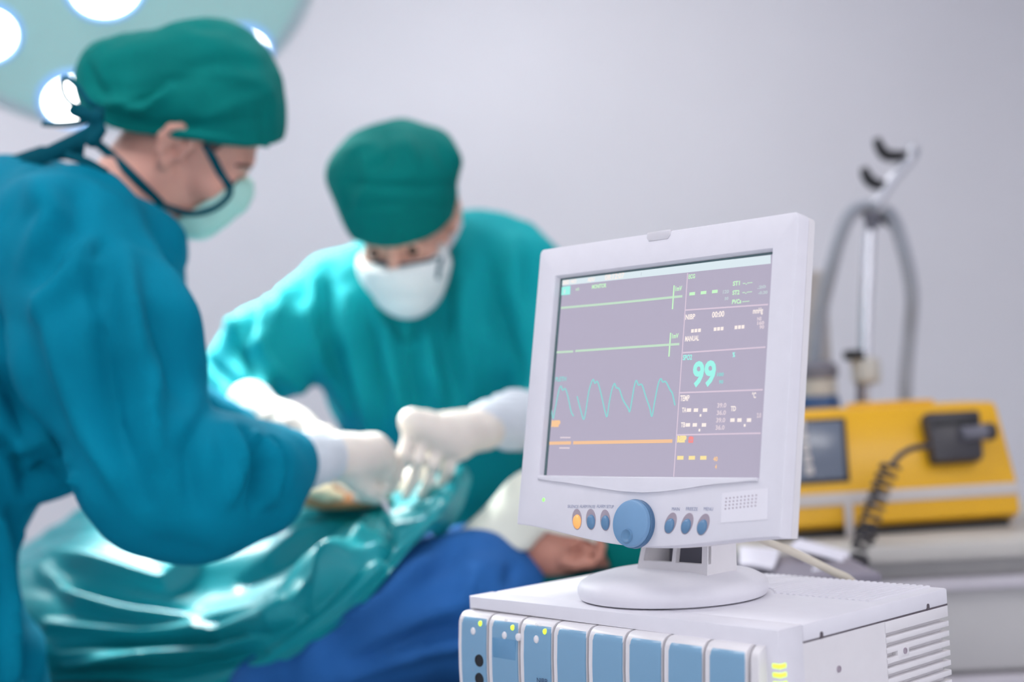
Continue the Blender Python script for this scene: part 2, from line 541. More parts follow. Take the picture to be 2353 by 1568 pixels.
# ================================================================== MODULE RACK
YAW = 0.82
EX = np.array([math.cos(YAW), -math.sin(YAW), 0.0])
EY = np.array([math.sin(YAW), math.cos(YAW), 0.0])
EZ = np.array([0, 0, 1.0])
RW, RD, RH = 0.4103, 0.283, 0.20
TOPZ = CAM_H - 0.2220
CORNER_B = np.array([0.2198, 1.25, TOPZ])
CORNER_A = CORNER_B - EX * RW
rack_o = CORNER_A - EZ * RH
def rk(x, y, z): return rack_o + EX * x + EY * y + EZ * z
def rack_front(px, py):
    p = hit_plane(px, py, rk(0, 0, 0), EY) - rack_o
    return float(p @ EX), float(p @ EZ)
def rack_side(px, py):
    p = hit_plane(px, py, rk(RW, 0, 0), EX) - rack_o
    return float(p @ EY), float(p @ EZ)
def rack_top(px, py):
    p = hit_plane(px, py, rk(0, 0, RH), EZ) - rack_o
    return float(p @ EX), float(p @ EY)
rack = empty('monitor_module_rack', rack_o, -YAW)
tag(rack, 'white plug-in module rack with eight blue modules, under the patient monitor', 'equipment rack')
FH = 0.0165            # height of the lid
FSC = 0.0140           # height of the fascia
FD = 0.036
# front frame: top fascia and right post, an L extruded along depth
bm = prism_bm([(0, RH - FSC), (RW - 0.014, RH - FSC), (RW - 0.014, 0), (RW, 0), (RW, RH), (0, RH)], 0, FD, axis='y', bev=0.0016)
bm_obj('front_frame', bm, 'plastic', rack, baked=False)
bm_obj('lid', box_bm(0.0004, RW - 0.0004, FD + 0.0006, RD, RH - FH, RH - 0.0002, bev=0.0022), 'plastic', rack, baked=False)
vent_y = rack_side(2037, 1470)[0]
bm = prism_bm([(0.001, 0.03), (RW - .0005, 0.03), (RW - .0005, vent_y), (RW - .007, vent_y), (RW - .007, RD - .006), (0.001, RD - .006)], 0, RH - FH - 0.0008, axis='z')
vz_top = rack_side(2120, 1448)[1]
bm_obj('case', bm, 'plastic2', rack, baked=False, smooth=False)
bm_obj('side_panel', box_bm(RW - .0075, RW - .0005, vent_y - .001, RD - .001, vz_top + .006, RH - FH - .0008, bev=.0005), 'plastic2', rack, baked=False)
slat = None
pitch_z = 0.0098
n_sl = int(vz_top / pitch_z)
for i in range(n_sl):
    z = vz_top + 0.0005 - (i + 0.15) * pitch_z
    if slat is None:
        slat = bm_obj('vent_slat', box_bm(RW - .0075, RW - .0005, vent_y - .001, RD - .0005, -0.0027, 0.0027, bev=.0006), 'plastic2', rack, baked=False)
        o = slat
    else:
        o = slat.copy(); link(o); o.parent = rack
    o.location = (0, 0, z)
# slot for the vent screw block
sy, sz = rack_side(2080, 1496)
bm_obj('screw_boss', box_bm(RW - .007, RW - .0002, sy - .012, sy + .008, sz - .006, sz + .006, bev=.001), 'plastic2', rack, baked=False)
def ring_at(px, py):
    y, z = rack_side(px, py)
    bm = lathe_bm([(0.0, 0.0), (0.0022, 0.0), (0.0022, 0.0006), (0.0031, 0.0006), (0.0031, -0.0005), (0.0, -0.0005)], 20)
    M = Matrix(((0, 0, 1, RW), (1, 0, 0, y), (0, 1, 0, z), (0, 0, 0, 1)))
    bm_obj('screw', bm, 'recess', rack, M, baked=False)
ring_at(1928, 1538); ring_at(2080, 1496)
for px, py in ((1888, 1457), (2133, 1396)):
    y, z = rack_side(px, py)
    z = RH - FH + 0.0035
    pl = [(y - .0022, z - .0042), (y + .0022, z - .0042)] + [(y + .0022 * math.cos(a), z + .0022 * math.sin(a)) for a in np.linspace(0, math.pi, 8)]
    bm_obj('lid_notch', prism_bm(pl, RW - .002, RW + .0002, axis='x'), 'seam', rack, baked=False)
# seam line under the lid
bm_obj('lid_seam', box_bm(RW - .004, RW - .0006, FD, RD - .001, RH - FH - .0012, RH - FH + .0004), 'seam', rack, baked=False, smooth=False)
# fine vent ribs on the lid: too narrow to tell apart one by one
base_c0 = hit_plane(1546, 1369, rk(0, 0, RH), EZ)
bm = bmesh.new()
x = 0.09
while x < RW - 0.018:
    yc = (base_c0 - rack_o) @ EY; rr_ = 0.104 ** 2 - ((x + .002) - (base_c0 - rack_o) @ EX) ** 2
    bm_box(bm, x, x + 0.0042, max(0.172, yc + math.sqrt(rr_) if rr_ > 0 else 0), RD + 0.0005, RH - 0.001, RH + 0.0008, bev=0.0005, seg=1)
    x += 0.0078
o = bm_obj('lid_vent_ribs', bm, 'plastic', rack, baked=False)
o['kind'] = 'stuff'
# indicator lights wrapping the right front corner
for k in range(4):
    z = rack_front(1785, 1532)[1] - k * 0.0078
    bm_obj('indicator_light', box_bm(RW - 0.0085, RW + 0.0005, -0.0005, 0.0085, z - .0020, z + .0020, bev=.0006), 'led_y', rack, baked=False)
# right end trim of the module bay
# modules
edges_px = [1073, 1145, 1218, 1295, 1377, 1460, 1550, 1643, 1736]
us = [rack_front(x_, 1410 + (x_ - 1083) * 0.112 + 20)[0] for x_ in edges_px]
fit = np.polyfit(np.arange(1, 9), us[1:], 1)
MP, MU0 = float(fit[0]), float(fit[1])
print('module pitch', MP, MU0, us)
mz1 = RH - FSC - 0.0008
def mod_profile(off, ztop):
    # depth (towards the viewer negative) against height: bulging front that rolls back at the top
    P = []
    for t in np.linspace(0, 1, 9):
        a = t * math.pi / 2
        P.append((-0.0015 - off - 0.0135 * math.sin(a), ztop - 0.010 * (1 - math.cos(a))))
    P.append((-0.0172 - off, ztop - 0.035)); P.append((-0.0180 - off, ztop - 0.06)); P.append((-0.0172 - off, ztop - 0.10))
    P.append((-0.010 - off, 0.004)); P.append((-0.002, 0.002))
    P.append((0.028, 0.002)); P.append((0.028, ztop))
    return P
def module_body(w):
    return prism_bm(mod_profile(0.0, mz1), 0.0, w, axis='x', bev=0.0006, seg=1)
def module_face(w):
    return prism_bm(mod_profile(0.0012, mz1 - 0.0012), 0.0, w, axis='x', bev=0.0016, seg=2)
mods = []
for i in range(8):
    x0 = MU0 + MP * i + 0.0016
    if i == 0:
        body = bm_obj('module', module_body(MP - 0.0035), 'plastic2', rack, baked=False)
        face = bm_obj('faceplate', module_face(MP - 0.0098), 'blue', body, baked=False)
        face.location = (0.0060, 0, 0)
    else:
        body = mods[0].copy(); link(body); body.parent = rack
        face = bpy.data.objects[mods[0].children[0].name].copy(); link(face); face.parent = body
    body.location = (x0, 0, 0)
    mods.append(body)
x_end = MU0 + MP * 8 + 0.0010
bm_obj('bay_end_trim', prism_bm(mod_profile(-0.004, mz1), x_end, RW - 0.0142, axis='x', bev=.0008), 'plastic2', rack, baked=False)
def face_y(z):
    P = mod_profile(0.0012, mz1 - 0.0012)[:13]
    for (y0, z0), (y1, z1) in zip(P, P[1:]):
        if z1 <= z <= z0: return y0 + (y1 - y0) * (z0 - z) / max(1e-9, z0 - z1)
    return -0.018
def mod_spot(px, py):
    p = hit_plane(px, py, rk(0, -0.0165, 0), EY) - rack_o
    return float(p @ EX), float(p @ EZ)
def button_on(idx, px, py, r, mat, name, h=0.0016, sy_=1.15):
    x, z = mod_spot(px, py)
    bm = lathe_bm([(0, h), (r * .55, h * .93), (r * .85, h * .65), (r, 0), (r, -0.002)], 20, 1, sy_)
    M = Matrix(((1, 0, 0, x - mods[idx].location.x), (0, 0, -1, face_y(z)), (0, 1, 0, z), (0, 0, 0, 1)))
    return bm_obj(name, bm, mat, mods[idx], M, baked=False)
button_on(0, 1088, 1451, .0036, 'white_cap', 'button'); button_on(0, 1103, 1434, .0026, 'led_y', 'status_led')
button_on(1, 1160, 1461, .0036, 'white_cap', 'button'); button_on(1, 1191, 1465, .0036, 'white_cap', 'button'); button_on(1, 1177, 1443.5, .0026, 'led_y', 'status_led')
button_on(2, 1233, 1470, .0036, 'white_cap', 'button'); button_on(2, 1251, 1452.5, .0026, 'led_y', 'status_led')
for px, py in ((1105, 1518), (1106, 1560)):
    x, z = mod_spot(px, py)
    bm = lathe_bm([(0, 0.0004), (0.0045, 0.0004), (0.0046, 0.0008), (0.0062, 0.0009), (0.0065, 0.0), (0.0065, -0.003)], 24)
    M = Matrix(((1, 0, 0, x - mods[0].location.x), (0, 0, -1, face_y(z)), (0, 1, 0, z), (0, 0, 0, 1)))
    so = bm_obj('socket', bm, 'black', mods[0], M, baked=False)
# clear label window on the second module, print at the foot of the third
x, z = mod_spot(1178, 1500)
bm_obj('label_window', box_bm(.0075, MP - .006, face_y(z) - .0003, face_y(z) + .002, z - .016, z + .013, bev=.0006), principled('label_blue', (0.14, 0.32, 0.52), 0.3, noise=0.03), mods[1], baked=False)

# ------------------------------------------------------------------ text
def text_mesh(s, size, xs=1.0, align='LEFT', bold=0.0):
    cu = bpy.data.curves.new('t', 'FONT')
    cu.body = s
    cu.size = size
    cu.align_x = align
    cu.offset = bold
    cu.resolution_u = 3
    ob = bpy.data.objects.new('t', cu)
    link(ob)
    dg = bpy.context.evaluated_depsgraph_get()
    me = bpy.data.meshes.new_from_object(ob.evaluated_get(dg))
    bpy.data.objects.remove(ob, do_unlink=True)
    bpy.data.curves.remove(cu)
    V = np.array([v.co[:] for v in me.vertices]) if len(me.vertices) else np.zeros((0, 3))
    if len(V): V[:, 0] *= xs
    Fs = [tuple(p.vertices) for p in me.polygons]
    bpy.data.meshes.remove(me)
    return V, Fs
def text_obj(name, s, size, mat, parent, M, xs=1.0, align='LEFT', bold=0.0, baked=True):
    V, Fs = text_mesh(s, size, xs, align, bold)
    M = np.array(M)
    W = V @ M[:3, :3].T + M[:3, 3]
    return mesh_obj(name, W, Fs, mat, parent, baked=baked)
def on_face(idx, px, py, s, size, mat, off=0.0004, xs=1.0):
    x, z = mod_spot(px, py)
    M = Matrix(((1, 0, 0, x - mods[idx].location.x), (0, 0, -1, face_y(z) - off), (0, 1, 0, z), (0, 0, 0, 1)))
    text_obj('print', s, size, mat, mods[idx], M, xs=xs, baked=False)
on_face(0, 1088, 1497, '1', .005, 'print_'); on_face(0, 1090, 1541, '2', .005, 'print_')
on_face(2, 1238, 1568, 'NIBP', .0075, 'darkprint')
on_face(1, 1154, 1430, 'IBP', .004, 'plastic2'); on_face(2, 1226, 1440, 'SPO2', .004, 'plastic2')

# trolley that carries the rack (below the frame)
tro = empty('equipment_trolley', rk(RW / 2, RD / 2, 0) * np.array([1, 1, 0]), -YAW)
tag(tro, 'white equipment trolley carrying the module rack', 'trolley')
tz = rack_o[2]
bm_obj('shelf', box_bm(-.24, .24, -.17, .17, tz - .03, tz - .0005, bev=.004), 'plastic2', tro, baked=False)
bm_obj('lower_shelf', box_bm(-.24, .24, -.17, .17, .22, .25, bev=.004), 'plastic2', tro, baked=False)
for a in (-.22, .22):
    for b in (-.15, .15):
        bm_obj('post', box_bm(a - .015, a + .015, b - .015, b + .015, .06, tz - .03, bev=.003), 'steel', tro, baked=False)
        bm = lathe_bm([(0, -.012), (.025, -.012), (.03, -.006), (.03, .006), (.025, .012), (0, .012)], 20)
        bm_obj('caster', bm, 'black', tro, Matrix.Translation((a, b, .03)) @ Matrix.Rotation(math.pi / 2, 4, 'Y'), baked=False)

# ================================================================== PATIENT MONITOR
TILT = 0.188
M_TL = np.array([0.0356, 1.5507, CAM_H + 0.1504])
MYAW = 0.8105
md = np.array([math.cos(MYAW), -math.sin(MYAW), 0.0])
_nb = np.array([math.sin(MYAW), math.cos(MYAW), 0.0])
mu = EZ * math.cos(TILT) + _nb * math.sin(TILT)
mn = np.cross(md, mu)                     # towards the viewer
MW, MH = 0.3396, 0.2991
OL, OT, OW, OH = 0.0265, 0.0317, 0.2863, 0.2159
MM = Matrix(((md[0], mu[0], mn[0], M_TL[0]), (md[1], mu[1], mn[1], M_TL[1]), (md[2], mu[2], mn[2], M_TL[2]), (0, 0, 0, 1)))
def mon_uv(px, py, c=0.0):
    """panel coordinates (right, up (negative), ) of a pixel on the plane c in front of the bezel"""
    p = hit_plane(px, py, M_TL + mn * c, mn) - M_TL
    return float(p @ md), float(p @ mu)
base_c = hit_plane(1546, 1369, rk(0, 0, RH), EZ)
mon = empty('patient_monitor', base_c)
tag(mon, 'white tilting patient monitor showing 99 and vital-sign traces, on the module rack', 'monitor')
def rrect(x0, x1, y0, y1, r, n=6):
    P = []
    for cx_, cy_, a0 in ((x1 - r, y1 - r, 0), (x0 + r, y1 - r, 90), (x0 + r, y0 + r, 180), (x1 - r, y0 + r, 270)):
        for k in range(n + 1):
            a = math.radians(a0 + 90 * k / n)
            P.append((cx_ + r * math.cos(a), cy_ + r * math.sin(a)))
    return P
def outline(ins=0.0):
    """front outline: square top, bottom edge bowed down in the middle"""
    r = 0.006
    P = []
    for cx_, cy_, a0 in ((MW - r, -r, 0), (r, -r, 90)):
        for k in range(6):
            a = math.radians(a0 + 90 * k / 5)
            P.append((cx_ + (r - ins) * math.cos(a), cy_ + (r - ins) * math.sin(a)))
    nb = 40
    for k in range(nb + 1):
        t = k / nb
        bow = 0.0155 * (math.sin(math.pi * t) ** 1.6)
        P.append((ins + (MW - 2 * ins) * t, -MH - bow + ins))
    return P
def ring_faces(bm, A, B):
    n = len(A)
    for i in range(n):
        j = (i + 1) % n
        bm.faces.new((A[i], A[j], B[j], B[i]))
bm = bmesh.new()
mk = lambda P, c: [bm.verts.new((u, v, c)) for u, v in P]
o0, o1, o2, o3 = mk(outline(0.0022), 0.0), mk(outline(0.0006), -0.0007), mk(outline(0.0), -0.0025), mk(outline(0.0), -0.0165)
ring_faces(bm, o0, o1); ring_faces(bm, o1, o2); ring_faces(bm, o2, o3)
bm.faces.new(o3)
def rect(l, t, w, h): return [(l, -t), (l + w, -t), (l + w, -t - h), (l, -t - h)]
LIN = 0.0045          # how far the display sits in from the opening's edge
LD = 0.0075           # and behind the bezel
i0, i1 = mk(rect(OL, OT, OW, OH), 0.0), mk(rect(OL + 0.0008, OT + 0.0008, OW - 0.0016, OH - 0.0016), -0.0008)
i2 = mk(rect(OL + .0022, OT + .0022, OW - .0032, OH - .003), -LD)
ring_faces(bm, i0, i1); ring_faces(bm, i1, i2)
es = []
for L in (o0, i0):
    for i in range(len(L)):
        e = bm.edges.get((L[i], L[(i + 1) % len(L)]))
        es.append(e)
bmesh.ops.triangle_fill(bm, use_beauty=True, use_dissolve=False, edges=es)
bm_obj('bezel', bm, 'plastic', mon, MM, angle=25)
bm = bmesh.new()
bm2 = prism_bm(outline(0.0012), -0.0185, -0.0160, bm=bm)
bm_obj('case_seam', bm, 'seam', mon, MM, smooth=False)
bm = bmesh.new()
b0, b1, b2 = mk(outline(0.0003), -0.0172), mk(outline(0.0006), -0.0270), mk(outline(0.004), -0.0290)
cxm, cym = MW / 2, -MH / 2
b3 = [bm.verts.new((cxm + (u - cxm) * .80, cym + (v - cym) * .78, -0.052)) for u, v in outline(0)]
b4 = [bm.verts.new((cxm + (u - cxm) * .70, cym + (v - cym) * .66, -0.060)) for u, v in outline(0)]
for a, b in ((b0, b1), (b1, b2), (b2, b3), (b3, b4)): ring_faces(bm, a, b)
bm.faces.new(b0); bm.faces.new(b4)
bm_obj('back_shell', bm, 'plastic2', mon, MM)
# the display; emission stands in for room haze reflected in the glass
scr_mat = principled('display_haze_glow', (0.08, 0.07, 0.09), 0.30, spec=1.0, emit=(0.46, 0.42, 0.54), estr=0.80, noise=0.03, nscale=6)
disp = bm_obj('screen', box_bm(OL + .002, OL + OW - .001, -OT - OH + .0012, -OT - .0022, -LD - .003, -LD), scr_mat, mon, MM, smooth=False)
disp['label'] = 'display with reflected room haze put into its lilac-grey glow'
bm = bmesh.new()
x0_, x1_, y0_, y1_ = OL + .0022, OL + OW - .0012, -OT - OH + .0012, -OT - .0024
bm_box(bm, x0_, x0_ + .0030, y0_, y1_, -LD - .001, -LD + .0008); bm_box(bm, x0_, x1_, y1_ - .0018, y1_, -LD - .001, -LD + .0009)
bm_obj('screen_gasket', bm, principled('gasket_teal_grey', (0.10, 0.17, 0.18), 0.5, noise=0.05), mon, MM, smooth=False)
# screen content, all laid on the glass
LC = -LD + 0.0006
def suv(px, py): return mon_uv(px, py, LC)
EM = dict(cyan=emitter('trace_cyan', lin(165, 248, 238), 1.0), cyan2=emitter('trace_cyan_soft', lin(150, 214, 216), 1.0), green=emitter('trace_green', lin(205, 250, 205), 1.0),
          green2=emitter('trace_green_soft', lin(200, 228, 206), 1.0), white=emitter('print_warm_white', lin(255, 243, 238), 1.0), pale=emitter('print_pale', lin(226, 212, 222), 1.0),
          amber=emitter('trace_amber', lin(252, 206, 158), 1.0), yellow=emitter('print_yellow', lin(253, 232, 168), 1.0), red=emitter('print_red', lin(248, 150, 150), 1.0),
          line=emitter('divider_line', lin(222, 205, 222), 1.0), faint=emitter('print_faint', lin(196, 206, 214), 1.0), header=emitter('header_bar_light', lin(222, 236, 243), 1.0),
          orange=emitter('print_orange', lin(246, 200, 160), 1.0))
def stroke2d(name, pxs, wpx, mat, n=6, smooth=True):
    """a flat line on the glass along pixel points"""
    U = [np.array(suv(*p)) for p in pxs]
    P = catmull([np.append(u, 0) for u in U], n)[:, :2] if (smooth and len(U) > 2) else np.array(U)
    T = np.gradient(P, axis=0); T /= np.linalg.norm(T, axis=1)[:, None]
    Nn = np.stack([-T[:, 1], T[:, 0]], 1)
    w = 1.15 * wpx / 2 / 2180.0
    V = [(p[0] + s * w * q[0], p[1] + s * w * q[1], LC) for p, q in zip(P, Nn) for s in (1, -1)]
    Fs = [(2 * i, 2 * i + 1, 2 * i + 3, 2 * i + 2) for i in range(len(P) - 1)]
    M = np.array(MM); V = np.array(V) @ M[:3, :3].T + M[:3, 3]
    return mesh_obj(name, V, Fs, EM[mat], disp)
def quad2d(name, corners, mat, dc=0.0):
    V = [(*suv(*c), LC + dc) for c in corners]
    M = np.array(MM); V = np.array(V) @ M[:3, :3].T + M[:3, 3]
    return mesh_obj(name, V, [tuple(range(len(V)))], EM[mat], disp)
def label2d(s, px, py, hpx, mat, wpx=None, bold=0.00022, dc=0.0002, name='readout'):
    """text whose baseline starts at the pixel; cap height hpx, total width wpx"""
    u, v = suv(px, py)
    size = hpx / 2200.0 / 0.70
    V, Fs = text_mesh(s, size, 1.0, 'LEFT', bold)
    if wpx is not None and len(V):
        u2, _ = suv(px + wpx, py)
        k = (u2 - u) / max(1e-6, V[:, 0].max() - V[:, 0].min())
        V[:, 0] = (V[:, 0] - V[:, 0].min()) * k
    V = V + np.array([u, v, LC + dc])
    M = np.array(MM); V = V @ M[:3, :3].T + M[:3, 3]
    return mesh_obj(name, V, Fs, EM[mat], disp)
quad2d('header_bar', [(1292, 641), (1771, 586), (1771, 606), (1290, 657)], 'header', 0.0)
label2d('BED NO', 1294, 654, 9, 'white', 30); label2d('ADU', 1350, 648, 9, 'white', 16); label2d('08:12:07', 1390, 644, 13, 'white', 44)
stroke2d('header_tick', [(1473, 634), (1474, 626)], 1.4, 'faint', smooth=False)
label2d('MONITOR', 1360, 664, 9, 'green', 33); label2d('x2', 1322, 668, 6, 'green2', 9)
quad2d('mode_square', [(1290, 660), (1311, 657), (1310, 677), (1289, 679)], 'cyan', 0.0001)
label2d('I', 1296, 675, 9, 'header', 3, dc=.0004)
stroke2d('trace_line', [(1289, 708), (1420, 696), (1568, 681)], 4.5, 'green2'); stroke2d('calibration_bar', [(1549, 656), (1545, 711)], 3.2, 'green', smooth=False)
label2d('1mV', 1552, 669, 10, 'green', 15)
stroke2d('trace_line', [(1279, 810), (1317, 808)], 4.5, 'green2', smooth=False); stroke2d('trace_line', [(1322, 807), (1440, 799), (1561, 791)], 4.5, 'green2')
stroke2d('calibration_bar', [(1541, 765), (1537, 820)], 3.2, 'green', smooth=False); label2d('1mV', 1544, 778, 10, 'green', 15)
label2d('PLETH', 1276, 877, 10, 'cyan2', 25)
stroke2d('pulse_waveform', [(1267, 943), (1271, 962), (1276, 938), (1284, 898), (1289, 888), (1293, 897), (1299, 894), (1305, 912), (1312, 945), (1318, 957)], 3.4, 'cyan2')
stroke2d('pulse_waveform', [(1326, 911), (1334, 942), (1341, 964), (1346, 945), (1353, 900), (1362, 873), (1367, 881), (1373, 878), (1381, 905), (1390, 945), (1395, 957), (1400, 925), (1406, 896), (1412, 882), (1416, 891),
         (1423, 895), (1432, 920), (1443, 938), (1447, 946), (1452, 920), (1457, 890), (1462, 875), (1467, 885), (1475, 885), (1484, 912), (1493, 938), (1498, 957), (1504, 925), (1512, 885), (1518, 871), (1523, 878),
         (1530, 878), (1540, 897), (1545, 905), (1551, 932)], 3.4, 'cyan2')
label2d('RESP', 1267, 980, 12, 'amber', 20, bold=.0009)
stroke2d('resp_trace', [(1262, 1019), (1312, 1018)], 6.5, 'orange', smooth=False); stroke2d('resp_trace', [(1317, 1018), (1430, 1016), (1545, 1014)], 6.5, 'orange')
stroke2d('resp_tick', [(1287, 1006), (1311, 1006)], 3, 'pale', smooth=False); stroke2d('resp_tick', [(1285, 1030), (1309, 1030)], 3, 'pale', smooth=False)
stroke2d('divider', [(1580, 628), (1548, 1096)], 2.2, 'line', smooth=False)
for a, b in (((1575, 713), (1765, 700)), ((1569, 811), (1759, 798)), ((1562, 903), (1753, 896)), ((1555, 1000), (1748, 996))):
    stroke2d('divider', [a, b], 2.8, 'line', smooth=False)
label2d('ECG', 1582, 641, 9, 'green', 15)
for i in range(3):
    stroke2d('dash', [(1584 + 26 * i, 676 - 2.6 * i), (1597 + 26 * i, 674.7 - 2.6 * i)], 6, 'green', smooth=False)
label2d('120', 1661, 675, 7, 'faint', 14, bold=.0002); label2d('50', 1665, 690, 6, 'faint', 9, bold=.0002)
label2d('ST1', 1684, 657, 9, 'green', 16); label2d('-.--', 1707, 655, 9, 'green2', 22)
label2d('ST2', 1683, 678, 9, 'green', 16); label2d('-.--', 1706, 676, 9, 'green2', 22)
label2d('PVCs', 1682, 699, 9, 'green', 21); label2d('---', 1706, 697, 9, 'green2', 16)
label2d('.20', 1740, 664, 6, 'faint', 20, bold=.0002); label2d('-0.20', 1742, 677, 6, 'faint', 22, bold=.0002)
label2d('NIBP', 1575, 735, 11, 'white', 22); label2d('00:00', 1636, 730, 12, 'white', 28); label2d('mmHg', 1730, 721, 11, 'white', 23)
for (x, y) in ((1588, 761), (1640, 757), (1688, 753)):
    for i in range(3):
        stroke2d('dash', [(x + 8 * i, y - .7 * i), (x + 6.3 + 8 * i, y - .5 - .7 * i)], 6.5, 'white', smooth=False)
label2d('NS', 1740, 737, 7, 'pale', 10, bold=.0002); label2d('160', 1740, 747, 7, 'pale', 16, bold=.0002); label2d('90', 1745, 756, 7, 'pale', 11, bold=.0002)
label2d('MANUAL', 1574, 785, 11, 'white', 32)
label2d('SPO2', 1569, 828, 11, 'cyan', 21); label2d('%', 1683, 821, 10, 'cyan', 6)
label2d('99', 1590, 887, 51, 'cyan', 53, bold=.0011, name='oxygen_reading')
label2d('100', 1648, 865, 7, 'cyan2', 15, bold=.0002); label2d('90', 1652, 882, 7, 'cyan2', 10, bold=.0002)
label2d('TEMP', 1563, 922, 12, 'white', 21); label2d('\u00b0C', 1728, 915, 11, 'white', 9)
for (s, x, y) in (('TA', 1567, 948), ('TB', 1564.5, 982)):
    label2d(s, x, y, 10, 'white', 10)
    for dx in (11, 27, 48):
        stroke2d('dash', [(x + dx, y - 5), (x + dx + 10, y - 5.2)], 6.5, 'white', smooth=False)
    stroke2d('dash', [(x + 43, y + 4), (x + 42.2, y + 10)], 4, 'white', smooth=False)
for s, x, y in (('39.0', 1648, 937), ('36.0', 1647, 954), ('39.0', 1645.5, 971), ('36.0', 1644, 988)):
    label2d(s, x, y, 9, 'pale', 21, bold=.0002)
label2d('TD', 1679, 945, 10, 'white', 12)
for dx in (0, 16, 38): stroke2d('dash', [(1678 + dx, 966), (1688 + dx, 965.6)], 6.5, 'white', smooth=False)
stroke2d('dash', [(1711.5, 975), (1710.7, 981)], 4, 'white', smooth=False)
label2d('2.0', 1739, 960, 9, 'pale', 10, bold=.0002)
label2d('RESP', 1556, 1016, 12, 'yellow', 21, bold=.0007)
label2d('M', 1582, 1016, 9, 'red', 11, bold=.0009, name='alarm_icon'); stroke2d('alarm_icon', [(1588, 1003), (1587.5, 1008)], 6, 'red', smooth=False)
for i in range(3): stroke2d('dash', [(1556 + 26.4 * i, 1052.6), (1570.5 + 26.4 * i, 1052.4)], 7, 'yellow', smooth=False)
label2d('40', 1639, 1060, 9, 'amber', 10, bold=.0002); label2d('4', 1643, 1078, 9, 'amber', 4, bold=.0002)
# lip below the screen
def mpoly(pxs, c=0.0): return [mon_uv(x, y, c) for x, y in pxs]
lipc = [(1742, 1098), (1743, 1108), (1700, 1109), (1640, 1114), (1570, 1125), (1520, 1131), (1480, 1133), (1430, 1130), (1370, 1121), (1310, 1111), (1270, 1106), (1238, 1103), (1237, 1094)]
bm = prism_bm(mpoly(lipc)[::-1], -0.0005, 0.0024, bev=0.0018, seg=3)
bm_obj('screen_lip', bm, 'plastic', mon, MM, angle=50)
# alarm lens on the top edge
(u0, v0), (u1, v1) = mon_uv(1487, 545), mon_uv(1541, 540)
pl = [(u0, 0.0006), (u0, -.005), (u0 + .003, -.0085), (u1 - .003, -.0085), (u1, -.005), (u1, 0.0006)]
bm_obj('alarm_lens', prism_bm(pl, -0.010, 0.0008, bev=.0006), 'clear', mon, MM)
# power led
u, v = mon_uv(1249, 1149)
bm_obj('power_led', lathe_bm([(0, .0008), (.0014, .0006), (.0020, 0), (.0020, -.001)], 16), 'led_g', mon, MM @ Matrix.Translation((u, v, 0)))
# knob
u, v = mon_uv(1461, 1205)
KR = 0.0232
kb = bm_obj('knob', lathe_bm([(0, .0098), (KR * .90, .0095), (KR * .97, .0085), (KR, .006), (KR, 0.0), (KR * .9, -.001)], 64), 'knob', mon, MM @ Matrix.Translation((u, v, 0)))
kb['label'] = 'round blue turning knob'
bm_obj('knob_shadow_ring', lathe_bm([(KR * .98, .0002), (KR * 1.03, .0002), (KR * 1.03, .0045), (KR * .99, .0050)], 64), 'knob_dark', kb, MM @ Matrix.Translation((u + .0008, v, 0)))  # dark blue ring paints the shade along the knob's right edge
u2, v2 = mon_uv(1456, 1234)
bm_obj('finger_dimple', lathe_bm([(0, .0097), (.0026, .0099), (.0046, .0106), (.0057, .0113), (.0064, .0113), (.0074, .0095)], 32), 'button', kb, MM @ Matrix.Translation((u2, v2, 0.0002)))  # darker blue dish paints the shading of a concave dimple
# oval keys on grey ovals; the recess shade is in their colour
def key(px, py, lean, mat, text, tx, ty, tw_px):
    u, v = mon_uv(px, py)
    R = Matrix.Rotation(math.radians(lean), 4, 'Z')
    rec = bm_obj('key_recess', lathe_bm([(0, .0001), (.0056, .0002), (.0062, .0004), (.0066, .0003), (.0067, -.001)], 32, 1.0, 1.62), 'recess', mon, MM @ Matrix.Translation((u, v, 0)) @ R)
    b = bm_obj('key', lathe_bm([(0, .0030), (.003, .0028), (.0047, .0018), (.0054, .0003), (.0054, -.001)], 32, 1.0, 1.38), mat, rec, MM @ Matrix.Translation((u, v, 0)) @ R @ Matrix.Translation((.0001, -.0026, 0)))
    a, bb = mon_uv(tx, ty)
    V, Fs = text_mesh(text, .0046, 1.0, 'LEFT', 0.0)
    wd = V[:, 0].max() - V[:, 0].min()
    tw = tw_px / 1560.0
    V[:, 0] = (V[:, 0] - V[:, 0].min() - wd / 2) * tw / wd
    V = V + np.array([a, bb, .0003]); M_ = np.array(MM)
    mesh_obj('key_print', V @ M_[:3, :3].T + M_[:3, 3], Fs, 'print_', mon)
key(1326, 1194, 12, 'amber', 'SILENCE', 1317, 1168, 24); key(1358, 1194, 12, 'button', 'ALARM PAUSE', 1350, 1168, 33); key(1391, 1196, 12, 'button', 'ALARM SETUP', 1391, 1168, 36)
key(1541, 1203, -22, 'button', 'MAIN', 1553, 1174, 15); key(1579, 1204, -22, 'button', 'FREEZE', 1590, 1174, 22); key(1616, 1206, -22, 'button', 'MENU', 1628, 1174, 17)
# speaker sticker with rows of holes
sp = mpoly([(1660, 1134), (1766, 1122), (1764, 1194), (1657, 1202)])
st = bm_obj('speaker_panel', prism_bm(sp, 0.0, 0.0006), 'sticker', mon, MM, smooth=False)
for i in range(9):
    for j in range(4):
        px, py = 1670 + 8.6 * i - .7 * j, 1146 - .9 * i + 8 * j
        u, v = mon_uv(px, py)
        bm_obj('speaker_hole', lathe_bm([(0, .0008), (.0008, .0008), (.0008, 0)], 10), 'recess', st, MM @ Matrix.Translation((u, v, 0)))
